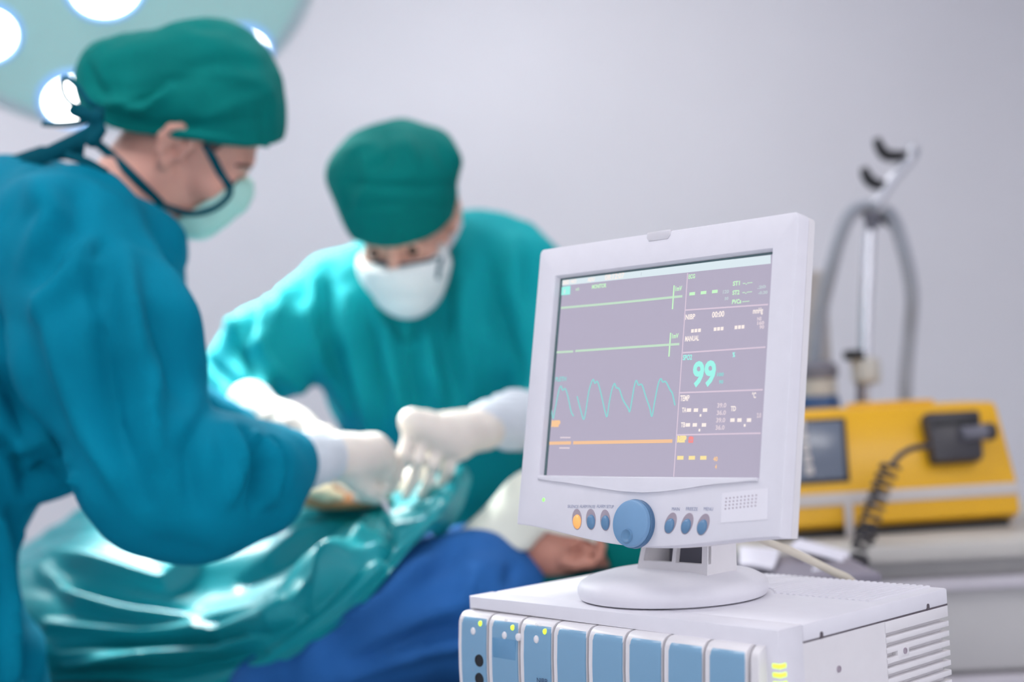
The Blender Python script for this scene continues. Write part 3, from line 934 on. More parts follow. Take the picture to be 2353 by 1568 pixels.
# foot and neck
bz = TOPZ
B = lathe_bm([(0, .0005), (.092, .0005), (.0965, .002), (.0985, .007), (.0985, .012), (.0955, .0175), (.088, .0215), (.07, .026), (.05, .0285), (0, .0295)], 72)
bm_obj('foot', B, 'plastic', mon, Matrix.Translation(tuple(base_c)))
MF = Matrix(((md[0], _nb[0], 0, base_c[0]), (md[1], _nb[1], 0, base_c[1]), (0, 0, 1, base_c[2]), (0, 0, 0, 1))) @ Matrix.Translation((0.016, 0, 0))
# neck: front plate with two windows between sloping cheeks
hz0, hz1 = 0.024, 0.085
def neck_poly(z): return 0.047 - 0.12 * (z - hz0)      # half width against height
bm = bmesh.new()
def plate(x0a, x1a, x0b, x1b, z0, z1, y, th):
    ya, yb_ = y(z0), y(z1)
    P = [(x0a, ya, z0), (x1a, ya, z0), (x1b, yb_, z1), (x0b, yb_, z1)]
    a = [bm.verts.new(p) for p in P]; b = [bm.verts.new((p[0], p[1] + th, p[2])) for p in P]
    bm.faces.new(a); bm.faces.new(b[::-1])
    for i in range(4): bm.faces.new((a[i], b[i], b[(i + 1) % 4], a[(i + 1) % 4]))
yf = lambda z: -0.020 + 0.25 * (z - hz0)
za, zb = 0.037, 0.0555
wl = neck_poly
plate(-wl(hz0), wl(hz0), -wl(za), wl(za), hz0 - .004, za, yf, .006)
plate(-wl(zb), wl(zb), -wl(hz1), wl(hz1), zb, hz1, yf, .006)
for x0a, x1a in ((-1, -.86), (-.02, .09), (.84, 1)):
    plate(x0a * wl(za), x1a * wl(za), x0a * wl(zb), x1a * wl(zb), za, zb, yf, .006)
bm_obj('neck', bm, 'plastic2', mon, MF, smooth=False)
for s in (-1, 1):
    pl = [(-0.020, hz0 - .004), (0.028, hz0 - .004), (0.040, hz1), (yf(hz1), hz1)]
    b = prism_bm(pl, 0, 0.005, axis='x', bev=.001)
    sh = Matrix(((1, 0, -.12 * s, s * (0.047 + .12 * hz0) - (0.005 if s > 0 else 0)), (0, 1, 0, 0), (0, 0, 1, 0), (0, 0, 0, 1)))
    bm_obj('neck_cheek', b, 'plastic2', mon, MF @ sh)
bm_obj('neck_back', prism_bm([(-.041, hz0), (.041, hz0), (.035, hz1), (-.035, hz1)], .026, .032, axis='y'), 'greybit', mon, MF, smooth=False)  # dark grey plate stands for the shade inside the neck windows
# cream cable from the monitor down behind the rack
cpts = [pt(1700, 1215, 1.56), pt(1757, 1243, 1.545), pt(1810, 1264, 1.55), pt(1862, 1288, 1.555), pt(1910, 1312, 1.56), pt(1958, 1338, 1.565), pt(1990, 1400, 1.58), pt(1995, 1500, 1.60)]
cb = tube('monitor_cable', catmull(cpts, 8), 0.0046, 'cable', None, n=14)
tag(cb, 'thick cream cable drooping from the monitor behind the rack', 'cable')

# ================================================================== COUNTER AND WHAT STANDS ON IT
CTZ = 0.985
CF_Y, CB_Y = 2.17, 2.80
cx0, cx1 = pt(1690, 1300, 2.2)[0], pt(2353, 1300, 2.2)[0] + 0.55
ctr = empty('side_counter', ((cx0 + cx1) / 2, CF_Y, 0))
tag(ctr, 'cream and grey medical counter with drawers, under the yellow defibrillator', 'counter')
bm_obj('worktop', box_bm(cx0, cx1, CF_Y - .02, CB_Y, CTZ - .026, CTZ, bev=.006), 'cream', ctr)
bm_obj('case', box_bm(cx0 + .02, cx1 - .02, CF_Y + .03, CB_Y - .02, .08, CTZ - .026, bev=.003), 'drawer', ctr)
zt = CTZ - 0.052
for k in range(4):
    h = (0.145, 0.17, 0.22, 0.26)[k]
    dr = bm_obj('drawer', box_bm(cx0 + .03, cx1 - .03, CF_Y + .012, CF_Y + .04, zt - h, zt - .022, bev=.003), 'drawer', ctr)
    bm_obj('drawer_lip', box_bm(cx0 + .03, cx1 - .03, CF_Y - .004, CF_Y + .04, zt - .022, zt - .002, bev=.004), 'lip', dr)
    zt -= h + 0.006
bm_obj('plinth', box_bm(cx0 + .04, cx1 - .04, CF_Y + .06, CB_Y - .04, 0, .08), 'greybit', ctr, smooth=False)

# ---- defibrillator: turned a little, front rising in two slopes
DYAW = -0.13
dfc = pt(1760, 1238, 2.27); dfc[2] = CTZ
dEX = np.array([math.cos(DYAW), math.sin(DYAW) * -1, 0]); dEY = np.array([math.sin(DYAW), math.cos(DYAW), 0])
MD_ = Matrix(((dEX[0], dEY[0], 0, dfc[0]), (dEX[1], dEY[1], 0, dfc[1]), (0, 0, 1, dfc[2]), (0, 0, 0, 1)))
defib = empty('defibrillator', dfc)
tag(defib, 'yellow defibrillator with dark screen and pale stripe, on the counter', 'defibrillator')
DW = 0.430
def dprof(front=0.0):
    return [(0.03, 0.006), (0.0 + front, 0.022), (0.0 + front, 0.072), (0.046 + front, 0.198), (0.056 + front, 0.204), (0.175, 0.204), (0.185, 0.19), (0.185, 0.02), (0.17, 0.006)]
def taper_x(bm, zc=0.0):
    for v in bm.verts:
        k = (v.co.z - 0.07) * 0.045
        v.co.x += -k if v.co.x > DW / 2 else k
    return bm
bm = taper_x(prism_bm(dprof(), 0.0, DW, axis='x', bev=.006, seg=3))
bm_obj('body', bm, 'yellow', defib, MD_, angle=40)
# black underside feet strip
bm_obj('base', box_bm(.01, DW - .012, .012, .172, 0.0, .012, bev=.003), 'black', defib, MD_)
def front_pt(x, z, off=0.0):       # point on the sloping upper front
    y = 0.046 * (z - 0.072) / 0.126
    n = np.array([0, -0.126, 0.046]); n /= np.linalg.norm(n)
    return np.array([x, y, z]) + n * off
def slab_on_front(x0, x1, z0, z1, t0, t1, skew=0.0, bev=.002):
    bm = bmesh.new()
    P = [(x0 + skew, z0), (x1, z0), (x1 + skew, z1), (x0, z1)] if False else [(x0, z0), (x1 - skew, z0), (x1, z1), (x0 + skew * .0, z1)]
    a = [bm.verts.new(front_pt(x, z, t0)) for x, z in P]; b = [bm.verts.new(front_pt(x, z, t1)) for x, z in P]
    fs = [bm.faces.new(a[::-1]), bm.faces.new(b)] + [bm.faces.new((a[i], a[(i + 1) % 4], b[(i + 1) % 4], b[i])) for i in range(4)]
    bmesh.ops.bevel(bm, geom=list({e for f in fs for e in f.edges}), offset=bev, segments=2, profile=.5, affect='EDGES')
    return bm
sf = bm_obj('screen_frame', slab_on_front(.012, .158, .088, .190, -.002, .004, skew=.012), 'black', defib, MD_)
bm_obj('screen', slab_on_front(.018, .150, .093, .185, .003, .0052, skew=.012, bev=.001), 'dscreen', sf, MD_)
for k in range(5):
    z = .108 + k * .018
    bm_obj('soft_key', slab_on_front(.074, .087, z - .0075, z + .0075, .004, .009, bev=.003), 'stripe', defib, MD_)
bm_obj('stripe', box_bm(.002, DW - .001, -.0025, .02, .052, .072, bev=.001), 'stripe', defib, MD_)
bm_obj('side_stripe', box_bm(DW - .004, DW + .0022, 0.0, .17, .052, .072, bev=.001), 'stripe', defib, MD_)
xs_ = .131
bm_obj('hanging_tab', box_bm(xs_, xs_ + .014, -.006, -.002, .001, .055, bev=.001), 'stripe', defib, MD_)
bm_obj('carry_handle', box_bm(.20, .34, .10, .15, .202, .212, bev=.004), 'yellow', defib, MD_)
# paddle clipped to the front
pad_c = front_pt(.335, .135, 0.0)
MPd = np.array(MD_)
padw = MPd[:3, :3] @ pad_c + MPd[:3, 3]
pad = empty('defibrillator_paddle', padw)
tag(pad, 'black paddle with coiled cord clipped to the yellow defibrillator', 'paddle')
bm = slab_on_front(.283, .380, .104, .184, .001, .030, skew=.012, bev=.007)
bm_obj('body', bm, 'dark', pad, MD_, angle=40)
bm_obj('lid_ridge', slab_on_front(.293, .372, .160, .170, .029, .034, skew=0, bev=.002), 'black', pad, MD_)
g0, g1 = front_pt(.335, .144, .034), front_pt(.386, .147, .029)
w0, w1 = MPd[:3, :3] @ g0 + MPd[:3, 3], MPd[:3, :3] @ g1 + MPd[:3, 3]
tube('grip', [w0, w0 * .75 + w1 * .25, w0 * .5 + w1 * .5, w0 * .3 + w1 * .7, w1], .0115, 'greybit', pad, radf=lambda t: 1.0 if t < .6 else 1.12)
q0, q1 = w1 * .85 + w0 * .15, w1 * 1.12 - w0 * .12
tube('grip_end', [q0, (q0 + q1) / 2, q1], .0145, 'dark', pad)
cpath = [pt(2135, 1026, 2.235), pt(2100, 1030, 2.225), pt(2070, 1045, 2.215), pt(2048, 1070, 2.205)]
tube('cord', catmull(cpath, 6), .0048, 'dark', pad)
coil_axis = catmull([pt(2048, 1068, 2.205), pt(2025, 1120, 2.20), pt(2008, 1170, 2.195), pt(1992, 1225, 2.18), pt(1975, 1275, 2.15), pt(1965, 1310, 2.13)], 60)
T = np.gradient(coil_axis, axis=0); T /= np.linalg.norm(T, axis=1)[:, None]
hel = []
for i, p in enumerate(coil_axis):
    a = CR - (CR @ T[i]) * T[i]; a /= np.linalg.norm(a); b = np.cross(T[i], a)
    an = i / len(coil_axis) * 2 * math.pi * 13
    hel.append(p + .0135 * (math.cos(an) * a + math.sin(an) * b))
tube('coiled_cord', hel, .0034, 'dark', pad, n=8)
tube('cord_plug', [pt(1965, 1308, 2.13), pt(1962, 1322, 2.128), pt(1975, 1345, 2.126)], .012, 'greybit', pad)
tube('cord_plug', [pt(1975, 1330, 2.125), pt(1995, 1338, 2.12), pt(2005, 1362, 2.12)], .010, 'greybit', pad)

# ---- loose papers and a grey folder on a small tray-trolley before the counter
def sheet(name, corners, th, mat, sag=0.004, parent=None, n=8):
    c = [np.asarray(p, float) for p in corners]
    V, Fs = [], []
    for i in range(n + 1):
        for j in range(n + 1):
            s, t = i / n, j / n
            p = (1 - s) * (1 - t) * c[0] + s * (1 - t) * c[1] + s * t * c[2] + (1 - s) * t * c[3]
            p = p + np.array([0, 0, sag * math.sin(3 * s + 1) * math.sin(2.5 * t + .5)])
            V.append(p)
    m = len(V)
    V += [v - np.array([0, 0, th]) for v in V]
    w = n + 1
    for i in range(n):
        for j in range(n):
            q = (i * w + j, (i + 1) * w + j, (i + 1) * w + j + 1, i * w + j + 1)
            Fs.append(q); Fs.append(tuple(m + k for k in q[::-1]))
    for i in range(n):
        for a, b in ((i * w, (i + 1) * w), ((i + 1) * w + n, i * w + n), (i + 1, i), (n * w + i, n * w + i + 1)):
            Fs.append((b, a, m + a, m + b))
    return mesh_obj(name, V, Fs, mat, parent, smooth=True, angle=40)
tr_y0, tr_y1 = 1.86, 2.10
trx0, trx1 = pt(1702, 1300, 1.98)[0], pt(1972, 1300, 1.98)[0]
TRZ = pt(1800, 1322, 1.88)[2]
tray = empty('tray_stand', ((trx0 + trx1) / 2, 1.98, 0))
tag(tray, 'grey instrument tray stand in front of the counter, mostly hidden by the monitor', 'tray stand')
bm = box_bm(trx0, trx1, tr_y0, tr_y1, TRZ - .012, TRZ, bev=.003)
bm_obj('tray', bm, 'greycloth', tray)
bm_obj('post', lathe_bm([(0, .03), (.016, .03), (.016, TRZ - .012), (0, TRZ - .012)], 20), 'steel', tray, Matrix.Translation(((trx0 + trx1) / 2, 1.98, 0)))
bm_obj('foot', lathe_bm([(0, .0), (.16, .0), (.165, .008), (.15, .02), (.03, .035), (0, .035)], 32), 'steel', tray, Matrix.Translation(((trx0 + trx1) / 2, 1.98, 0)))
def on_tray(px, py, dz=0.001): 
    p = hit_plane(px, py, (0, 0, TRZ + dz), EZ)
    return p
o = sheet('paper_sheet', [pt(1815, 1262, 2.02), pt(1960, 1294, 1.98), pt(1950, 1268, 2.08), pt(1835, 1238, 2.1)], .002, 'paper')
tag(o, 'white paper sheets lying propped below the yellow defibrillator', 'paper')
o = sheet('paper_sheet', [pt(1862, 1332, 1.875), pt(1935, 1340, 1.875), pt(1930, 1312, 1.92), pt(1868, 1306, 1.92)], .002, 'paper', sag=.002)
tag(o, 'small white paper beside the cream cable', 'paper')
o = sheet('cloth', [pt(1700, 1300, 1.90), pt(1775, 1302, 1.90), pt(1790, 1262, 2.04), pt(1700, 1256, 2.04)], .004, 'paper', sag=.006)
tag(o, 'white folded cloth on the tray right of the monitor neck', 'cloth')

# ---- stand with arm, hooks and hoses
sd = 2.60
pole_b = pt(1984, 1180, sd); pole_b[2] = CTZ
std = empty('breathing_circuit_stand', pole_b)
tag(std, 'chrome stand with angled arm and black clips, behind the yellow defibrillator', 'stand')
tube('pole', [pole_b, pt(1985, 900, sd), pt(1990, 700, sd), pt(2000, 480, sd)], .0115, 'chrome', std, n=20)
bm_obj('base', lathe_bm([(0, .0), (.052, .0), (.056, .006), (.05, .018), (.02, .028), (0, .028)], 36), 'steel', std, Matrix.Translation(tuple(pole_b)))
tube('arm', catmull([pt(2003, 486, sd), pt(2026, 448, sd), pt(2060, 400, sd), pt(2092, 365, sd), pt(2100, 348, sd + .02), pt(2092, 338, sd + .03)], 6), .0100, 'steel', std, n=14)
def hook(pts, r):
    tube('hook', catmull(pts, 6), r, 'black', std, n=12, radf=lambda t: 0.55 + 0.75 * math.sin(math.pi * min(1, .12 + .8 * t)))
hook([pt(2014, 318, sd), pt(2022, 340, sd), pt(2038, 357, sd), pt(2068, 358, sd), pt(2088, 352, sd + .01)], .0085)
hook([pt(1985, 385, sd), pt(1990, 402, sd), pt(2002, 418, sd), pt(2022, 425, sd), pt(2045, 420, sd)], .0085)
for (a, b, c, d_) in ((1998, 482, 2006, 520), (2030, 490, 2052, 510)):
    tube('clamp', [pt(a, b, sd - .005), pt((a + c) / 2, (b + d_) / 2, sd - .012), pt(c, d_, sd - .005)], .0145, 'greybit' if a < 2000 else 'black', std, n=14)
bm_obj('regulator', lathe_bm([(0, -.026), (.018, -.026), (.026, -.018), (.026, .014), (.020, .024), (0, .026)], 28), 'creamv', std, Matrix.Translation(tuple(pt(1990, 852, sd - .03))))
bm_obj('knob', lathe_bm([(0, -.009), (.017, -.009), (.020, -.003), (.018, .008), (0, .010)], 28), 'black', std, Matrix.Translation(tuple(pt(1962, 816, sd - .04))))
tube('valve_stem', [pt(1978, 875, sd - .035), pt(1976, 960, sd - .035), pt(1976, 1000, sd - .02)], .008, 'greybit', std)
tube('link_pipe', [pt(1962, 822, sd - .04), pt(1968, 840, sd - .04), pt(1980, 852, sd - .035)], .009, 'creamv', std)
def hose(pts, lab):
    P = catmull(pts, 26)
    L = len(P)
    o = tube('corrugated_hose', P, .0125, 'hose', None, n=14, radf=lambda t: 1.0 + .09 * math.sin(t * L * 1.7))
    return tag(o, lab, 'hose', 'breathing hoses on the stand')
hose([pt(2012, 478, sd - .02), pt(1985, 474, sd - .025), pt(1955, 492, sd - .03), pt(1932, 540, sd - .03), pt(1915, 600, sd - .02), pt(1900, 660, sd), pt(1880, 760, sd + .03), pt(1868, 900, sd + .05)], 'grey corrugated hose arching left from the stand to the beige case')
hose([pt(2030, 484, sd - .02), pt(2050, 500, sd - .025), pt(2070, 550, sd - .03), pt(2088, 620, sd - .03), pt(2096, 690, sd - .02), pt(2090, 770, sd), pt(2082, 860, sd), pt(2080, 960, sd - .01), pt(2078, 1060, sd)], 'grey corrugated hose arching right and hanging behind the yellow defibrillator')
# tall beige case and blue canister
bc = pt(1862, 1180, 2.72); bc[2] = CTZ
hb = pt(1880, 622, 2.72)[2] - CTZ
case = empty('beige_equipment_case', bc)
tag(case, 'tall beige equipment case standing beside the chrome stand', 'equipment case')
bm_obj('body', box_bm(-.075, .050, -.04, .05, .0, hb, bev=.012, seg=3), 'beige', case, Matrix.Translation(tuple(bc)))
bm_obj('front_panel', box_bm(-.065, .040, -.043, -.038, .12, hb - .05, bev=.002), 'beige', case, Matrix.Translation(tuple(bc)))
cc = pt(1893, 1180, 2.56); cc[2] = CTZ
hc = pt(1893, 830, 2.56)[2] - CTZ
can = empty('blue_canister', cc)
tag(can, 'dark blue canister with grey lid next to the chrome stand', 'canister')
TC = Matrix.Translation(tuple(cc))
bm_obj('body', lathe_bm([(0, 0), (.036, 0), (.040, .006), (.040, hc - .075), (.036, hc - .062), (0, hc - .062)], 32), 'bluecan', can, TC)
bm_obj('collar', lathe_bm([(0, hc - .063), (.034, hc - .063), (.036, hc - .045), (.034, hc - .03), (0, hc - .03)], 32), 'creamv', can, TC)
bm_obj('lid', lathe_bm([(0, hc - .031), (.038, hc - .031), (.040, hc - .02), (.037, hc - .006), (.02, hc), (0, hc)], 32), 'greybit', can, TC)

# ================================================================== SURGICAL LAMP
lamp_c = pt(272, -92, 2.90)
field = pt(680, 1190, 2.22)
lz = field - lamp_c; lz = lz / np.linalg.norm(lz)
lz = lz * .8 + (CAM - lamp_c) / np.linalg.norm(CAM - lamp_c) * .2
lz /= np.linalg.norm(lz)
lx = np.cross(np.array([0, 0, 1.]), lz); lx /= np.linalg.norm(lx)
ly = np.cross(lz, lx)
ML = Matrix(((lx[0], ly[0], lz[0], lamp_c[0]), (lx[1], ly[1], lz[1], lamp_c[1]), (lx[2], ly[2], lz[2], lamp_c[2]), (0, 0, 0, 1)))
lamp = empty('surgical_lamp', lamp_c)
tag(lamp, 'large round surgical lamp with bright pods, above and behind the left surgeon', 'surgical lamp')
LR = 0.428
bm_obj('housing', lathe_bm([(LR * .955, .004), (LR, -.004), (LR * 1.005, -.03), (LR * .97, -.06), (LR * .8, -.10), (LR * .45, -.13), (0, -.14)], 72), 'lamp_body', lamp, ML, angle=60)
bm_obj('face_glass', lathe_bm([(0, .012), (LR * .4, .010), (LR * .8, .006), (LR * .955, .003), (LR * .955, -.005), (0, -.005)], 72), 'lamp_face', lamp, ML, angle=60)
bm_obj('rim', lathe_bm([(LR * .93, .006), (LR * .96, .010), (LR * 1.0, .006), (LR * 1.012, -.006), (LR * 1.0, -.012)], 72), 'lamp_body', lamp, ML, angle=60)
pods = [(0.0, 0.0)]
def pod_uv(px, py):
    p = hit_plane(px, py, lamp_c, lz) - lamp_c
    return p @ lx, p @ ly
ring_uv = [pod_uv(168, 222), pod_uv(548, 118), pod_uv(-38, 72)]
cen = pod_uv(240, -38)
a0 = math.atan2(ring_uv[0][1] - cen[1], ring_uv[0][0] - cen[0])
pods = [cen] + ring_uv
extra = pod_uv(480, -260), pod_uv(40, -270)
pods += list(extra)
for i, (u, v) in enumerate(pods):
    r = .078 if i == 0 else .070
    Mx = ML @ Matrix.Translation((u, v, .008))
    pd = bm_obj('pod_ring', lathe_bm([(r * .86, .004), (r * .93, .012), (r * 1.05, .010), (r * 1.12, .000), (r * 1.12, -.006)], 40), 'lamp_ring', lamp, Mx, angle=60)
    bm_obj('pod_lens', lathe_bm([(0, .012), (r * .5, .0105), (r * .90, .005), (r * .90, -.002)], 40), 'lamp_lens', pd, Mx, angle=60)
    ld = bpy.data.lights.new('pod_light', 'SPOT')
    ld.energy = SURG_WATT / len(pods)
    ld.color = (0.96, 1.0, 0.97)
    ld.spot_size = math.radians(38); ld.spot_blend = 0.55
    ld.shadow_soft_size = 0.06
    lo = bpy.data.objects.new('pod_light', ld); link(lo)
    src = np.array(Mx @ Vector((0, 0, .05)))
    q = Vector(field - src).to_track_quat('-Z', 'Y')
    lo.matrix_world = Matrix.Translation(Vector(src)) @ q.to_matrix().to_4x4()
    mw = lo.matrix_world.copy()
    lo.parent = lamp; lo.matrix_parent_inverse = Matrix.Translation(-Vector(lamp_c)); 
up_ = lamp_c - lz * .13
tube('yoke', catmull([up_, up_ + np.array([-.05, .12, .12]), np.array([lamp_c[0] - .1, lamp_c[1] + .3, 2.6]), np.array([lamp_c[0] - .1, lamp_c[1] + .3, RZ])], 10), .028, 'lamp_body', lamp, n=16)

# ================================================================== PEOPLE
def head_frame(origin, fwd, up_hint=(0, 0, 1)):
    f = np.asarray(fwd, float); f /= np.linalg.norm(f)
    l = np.cross(np.asarray(up_hint, float), f); l /= np.linalg.norm(l)
    u = np.cross(f, l)
    M = np.eye(4)
    M[:3, 0], M[:3, 1], M[:3, 2], M[:3, 3] = f, l, u, origin
    return M
def hw(M, p): return M[:3, :3] @ np.asarray(p, float) + M[:3, 3]
def head_prims(neck_end, neck_r=.056, extra=()):
    """head in its own frame (x forward, y left, z up), origin between the ears"""
    P = [ell((-.004, 0, .043), (.098, .077, .082)),
         ell((.042, 0, -.028), (.052, .056, .074)),
         cap((0, .052, -.042), (.064, .020, -.084), .020, .018), cap((0, -.052, -.042), (.064, -.020, -.084), .020, .018),
         cap((.070, -.010, -.088), (.070, .010, -.088), .019),
         ('k', .012),
         cap((.080, -.036, .030), (.080, .036, .030), .013), cap((.090, -.012, .034), (.090, .012, .034), .012),
         ell((.066, .038, -.022), (.028, .026, .026)), ell((.066, -.038, -.022), (.028, .026, .026)),
         cap((.092, 0, .018), (.112, 0, -.024), .008, .013), cap((.098, .010, -.028), (.098, -.010, -.028), .009),
         cap((.090, -.014, -.058), (.090, .014, -.058), .009), cap((.088, -.012, -.070), (.088, .012, -.070), .009),
         sub(ell((.102, .033, .008), (.016, .017, .011))), sub(ell((.102, -.033, .008), (.016, .017, .011))),
         ell((.083, .033, .007), (.0135, .0145, .0135)), ell((.083, -.033, .007), (.0135, .0145, .0135)),
         ('k', .03), cap((-.022, 0, -.030), neck_end, neck_r, neck_r * 1.12), ('k', .006)]
    for s in (1, -1):
        y = .079 * s
        P += [ell((-.006, .076 * s, -.002), (.018, .010, .026))]
        ring = [(.012, .010), (.014, .024), (.004, .034), (-.012, .035), (-.024, .024), (-.026, .006), (-.018, -.012), (-.008, -.024)]
        for a, b in zip(ring, ring[1:]):
            fl = lambda q: y + s * (.004 + .20 * max(0, -q[0] + .006))
            P.append(cap((a[0], fl(a), a[1]), (b[0], fl(b), b[1]), .0058))
        P += [ell((-.002, y + s * .003, -.027), (.009, .006, .010)), cap((.012, y, .006), (.012, y + s * .002, -.006), .006),
              cap((-.008, y + s * .004, .020), (-.014, y + s * .006, -.002), .0055)]
        P += [sub(ell((-.001, y + s * .009, -.002), (.008, .010, .011)))]
    return P + list(extra)
def make_head(person, M, neck_end, mat, extra=()):
    o, V, Fq = blob_obj('body', head_prims(neck_end, extra=extra), .0036, mat, person, k=.03, smooth=2, M=M)
    o['label'] = 'head and neck, skin'
    return o, V, Fq
def eyes(person, M, lid=0.0):
    for s in (1, -1):
        bm = lathe_bm([(0, .0012), (.005, .0010), (.0085, 0), (.0085, -.002)], 16)
        Mx = Matrix(M.tolist()) @ Matrix.Translation((.0965, .033 * s, .0035)) @ Matrix.Rotation(math.pi / 2, 4, 'Y')
        bm_obj('eye', bm, 'iris', person, Mx)
def brows(person, M):
    for s in (1, -1):
        P = catmull([hw(M, (.098, .014 * s, .030)), hw(M, (.0965, .032 * s, .036)), hw(M, (.083, .052 * s, .031))], 5)
        tube('eyebrow', P, .0042, 'hair', person, n=8, flat=.6)
def ribbon(name, pts, mat, parent, r=.0045, flat=.35, n=6):
    return tube(name, catmull(pts, n), r, mat, parent, n=10, flat=flat, up=CF)

# ------------------------------------------------------------------ left surgeon
p1 = empty('person', (pt(-190, 1400, 1.92)[0], 1.92, 0))
tag(p1, 'surgeon in blue-teal gown and green cap seen in profile, bending over the patient at left', 'person')
H1 = head_frame(pt(422, 325, 2.13), (.74, .25, -.62), (0, -.32, .95))
neck1_w = pt(225, 530, 2.08)
inv = np.linalg.inv(H1)
ne = inv[:3, :3] @ neck1_w + inv[:3, 3]
hd1, hV, hF = make_head(p1, H1, ne, 'skin')
bvh1 = bvh_of(hV, hF)
eyes(p1, H1); brows(p1, H1)
# hair below the cap: nape and sideburn patches hugging the skull
hp = [ell((-.004, 0, .043), (.1005, .0795, .0845)), half((0, 0, .062), (0, 0, 1)), half((-.028, 0, .0), (.75, 0, -.62))]
blob_obj('hair', hp, .004, 'hair', p1, k=.01, M=H1)
for s in (-1, 1):
    hp = [ell((.034, .066 * s, .046), (.016, .010, .024))]
    blob_obj('sideburn', hp, .003, 'hair', p1, k=.01, M=H1)
# gown
g = lambda px, py, d: pt(px, py, d)
G1 = [cap(g(165, 575, 1.90), g(255, 800, 1.82), .108, .100), cap(g(255, 800, 1.82), g(352, 1090, 1.78), .100, .085),
      ('k', .05), cap(g(352, 1090, 1.78), g(440, 1130, 1.80), .085, .078), cap(g(440, 1130, 1.80), g(560, 1100, 1.87), .078, .070), cap(g(560, 1100, 1.87), g(655, 1065, 1.95), .070, .046),
      ('k', .06), cap(g(110, 610, 2.05), g(30, 900, 2.06), .145, .125), cap(g(318, 585, 2.06), g(260, 680, 2.10), .074, .085), cap(g(215, 490, 1.97), g(325, 578, 2.02), .050, .048), cap(g(-20, 545, 2.0), g(60, 620, 2.05), .10, .12),
      cap(g(300, 640, 2.14), g(330, 900, 2.22), .07, .06), cap(g(330, 900, 2.22), g(560, 1010, 2.24), .06, .045),
      cap(g(30, 900, 2.04), g(-80, 1060, 2.0), .120, .108), cap(g(-80, 1060, 2.0), g(-200, 1240, 1.95), .100, .128), cap(g(-200, 1240, 1.95), g(-215, 1620, 1.92), .128, .172),
      ('k', .03), cap(g(50, 985, 1.96), g(105, 1065, 1.98), .046, .042), cap(g(60, 1085, 1.97), g(155, 1085, 1.99), .032, .028),
      ('k', .05), cap(g(-205, 1620, 1.92), np.array([g(-205, 1620, 1.92)[0], 1.92, .42]), .172, .18),
      ('k', .015), sub(cap(neck1_w, hw(H1, (-.01, 0, -.03)), .058, .058))]
FS1 = [(((70, 420), (130, 500), (80, 600)), 34, .010), (((180, 430), (170, 560)), 30, -.006), (((190, 560), (155, 640), (95, 720)), 24, .010), (((215, 570), (190, 640)), 20, .009), (((235, 560), (205, 600), (215, 700)), 14, -.007),
       (((290, 600), (310, 760), (340, 940)), 30, .010), (((250, 640), (240, 800), (255, 960), (330, 1150)), 30, -.010), (((330, 640), (385, 800), (420, 930)), 26, -.007), (((370, 560), (415, 680), (460, 830)), 22, .006),
       (((355, 840), (350, 960), (365, 1060)), 20, .009), (((100, 700), (150, 860), (230, 1040), (300, 1160)), 26, .008), (((20, 780), (60, 900), (120, 1000)), 26, .012), (((0, 860), (60, 980)), 20, -.014),
       (((480, 940), (430, 1030), (450, 1160)), 22, -.007), (((520, 985), (540, 1070), (520, 1150)), 14, .010), (((560, 1000), (590, 1080), (575, 1160)), 10, -.013), (((600, 1010), (625, 1080), (610, 1150)), 11, .011),
       (((635, 1010), (655, 1070), (645, 1120)), 8, -.010), (((585, 1000), (560, 1040)), 9, .008), (((30, 1040), (90, 1010), (150, 1060)), 12, .012), (((60, 1100), (110, 1060), (160, 1090)), 10, -.012), (((100, 1050), (150, 1080), (175, 1110)), 9, .010),
       (((30, 1180), (50, 1330), (60, 1560)), 13, -.013), (((60, 1230), (85, 1400), (95, 1560)), 9, .009), (((5, 1200), (15, 1400), (30, 1560)), 12, .011), (((0, 1010), (40, 1060), (60, 1130)), 12, -.012)]
def d1(V, N):
    return .010 * aniso(V, (.25, 0, -1), 3, 15) + .003 * noise3(V * 28) + 2.4 * strokes(V, N, FS1)
g1, gV, gF = blob_obj('surgical_gown', G1, .0085, 'gown1', p1, k=.05, smooth=3, disp=d1)
bvg1 = bvh_of(gV, gF)
# collar binding and back ties
col = [on_surf(bvg1, x, y, .002, 1.93) for x, y in ((150, 356), (200, 372), (245, 398), (290, 440), (330, 474), (362, 498))]
ribbon('collar_binding', col[:3], 'tie', g1, r=.006, flat=.4)
for pts in ([(0, 425, 1.99), (60, 380, 1.97), (130, 345, 1.95), (200, 310, 1.94), (228, 285, 1.94)], [(0, 400, 2.0), (70, 362, 1.98), (140, 350, 1.96), (190, 352, 1.95)], [(0, 390, 2.0), (40, 372, 1.99), (100, 352, 1.97)]):
    ribbon('back_tie', [pt(*q) for q in pts], 'tie', g1, r=.011, flat=.35)
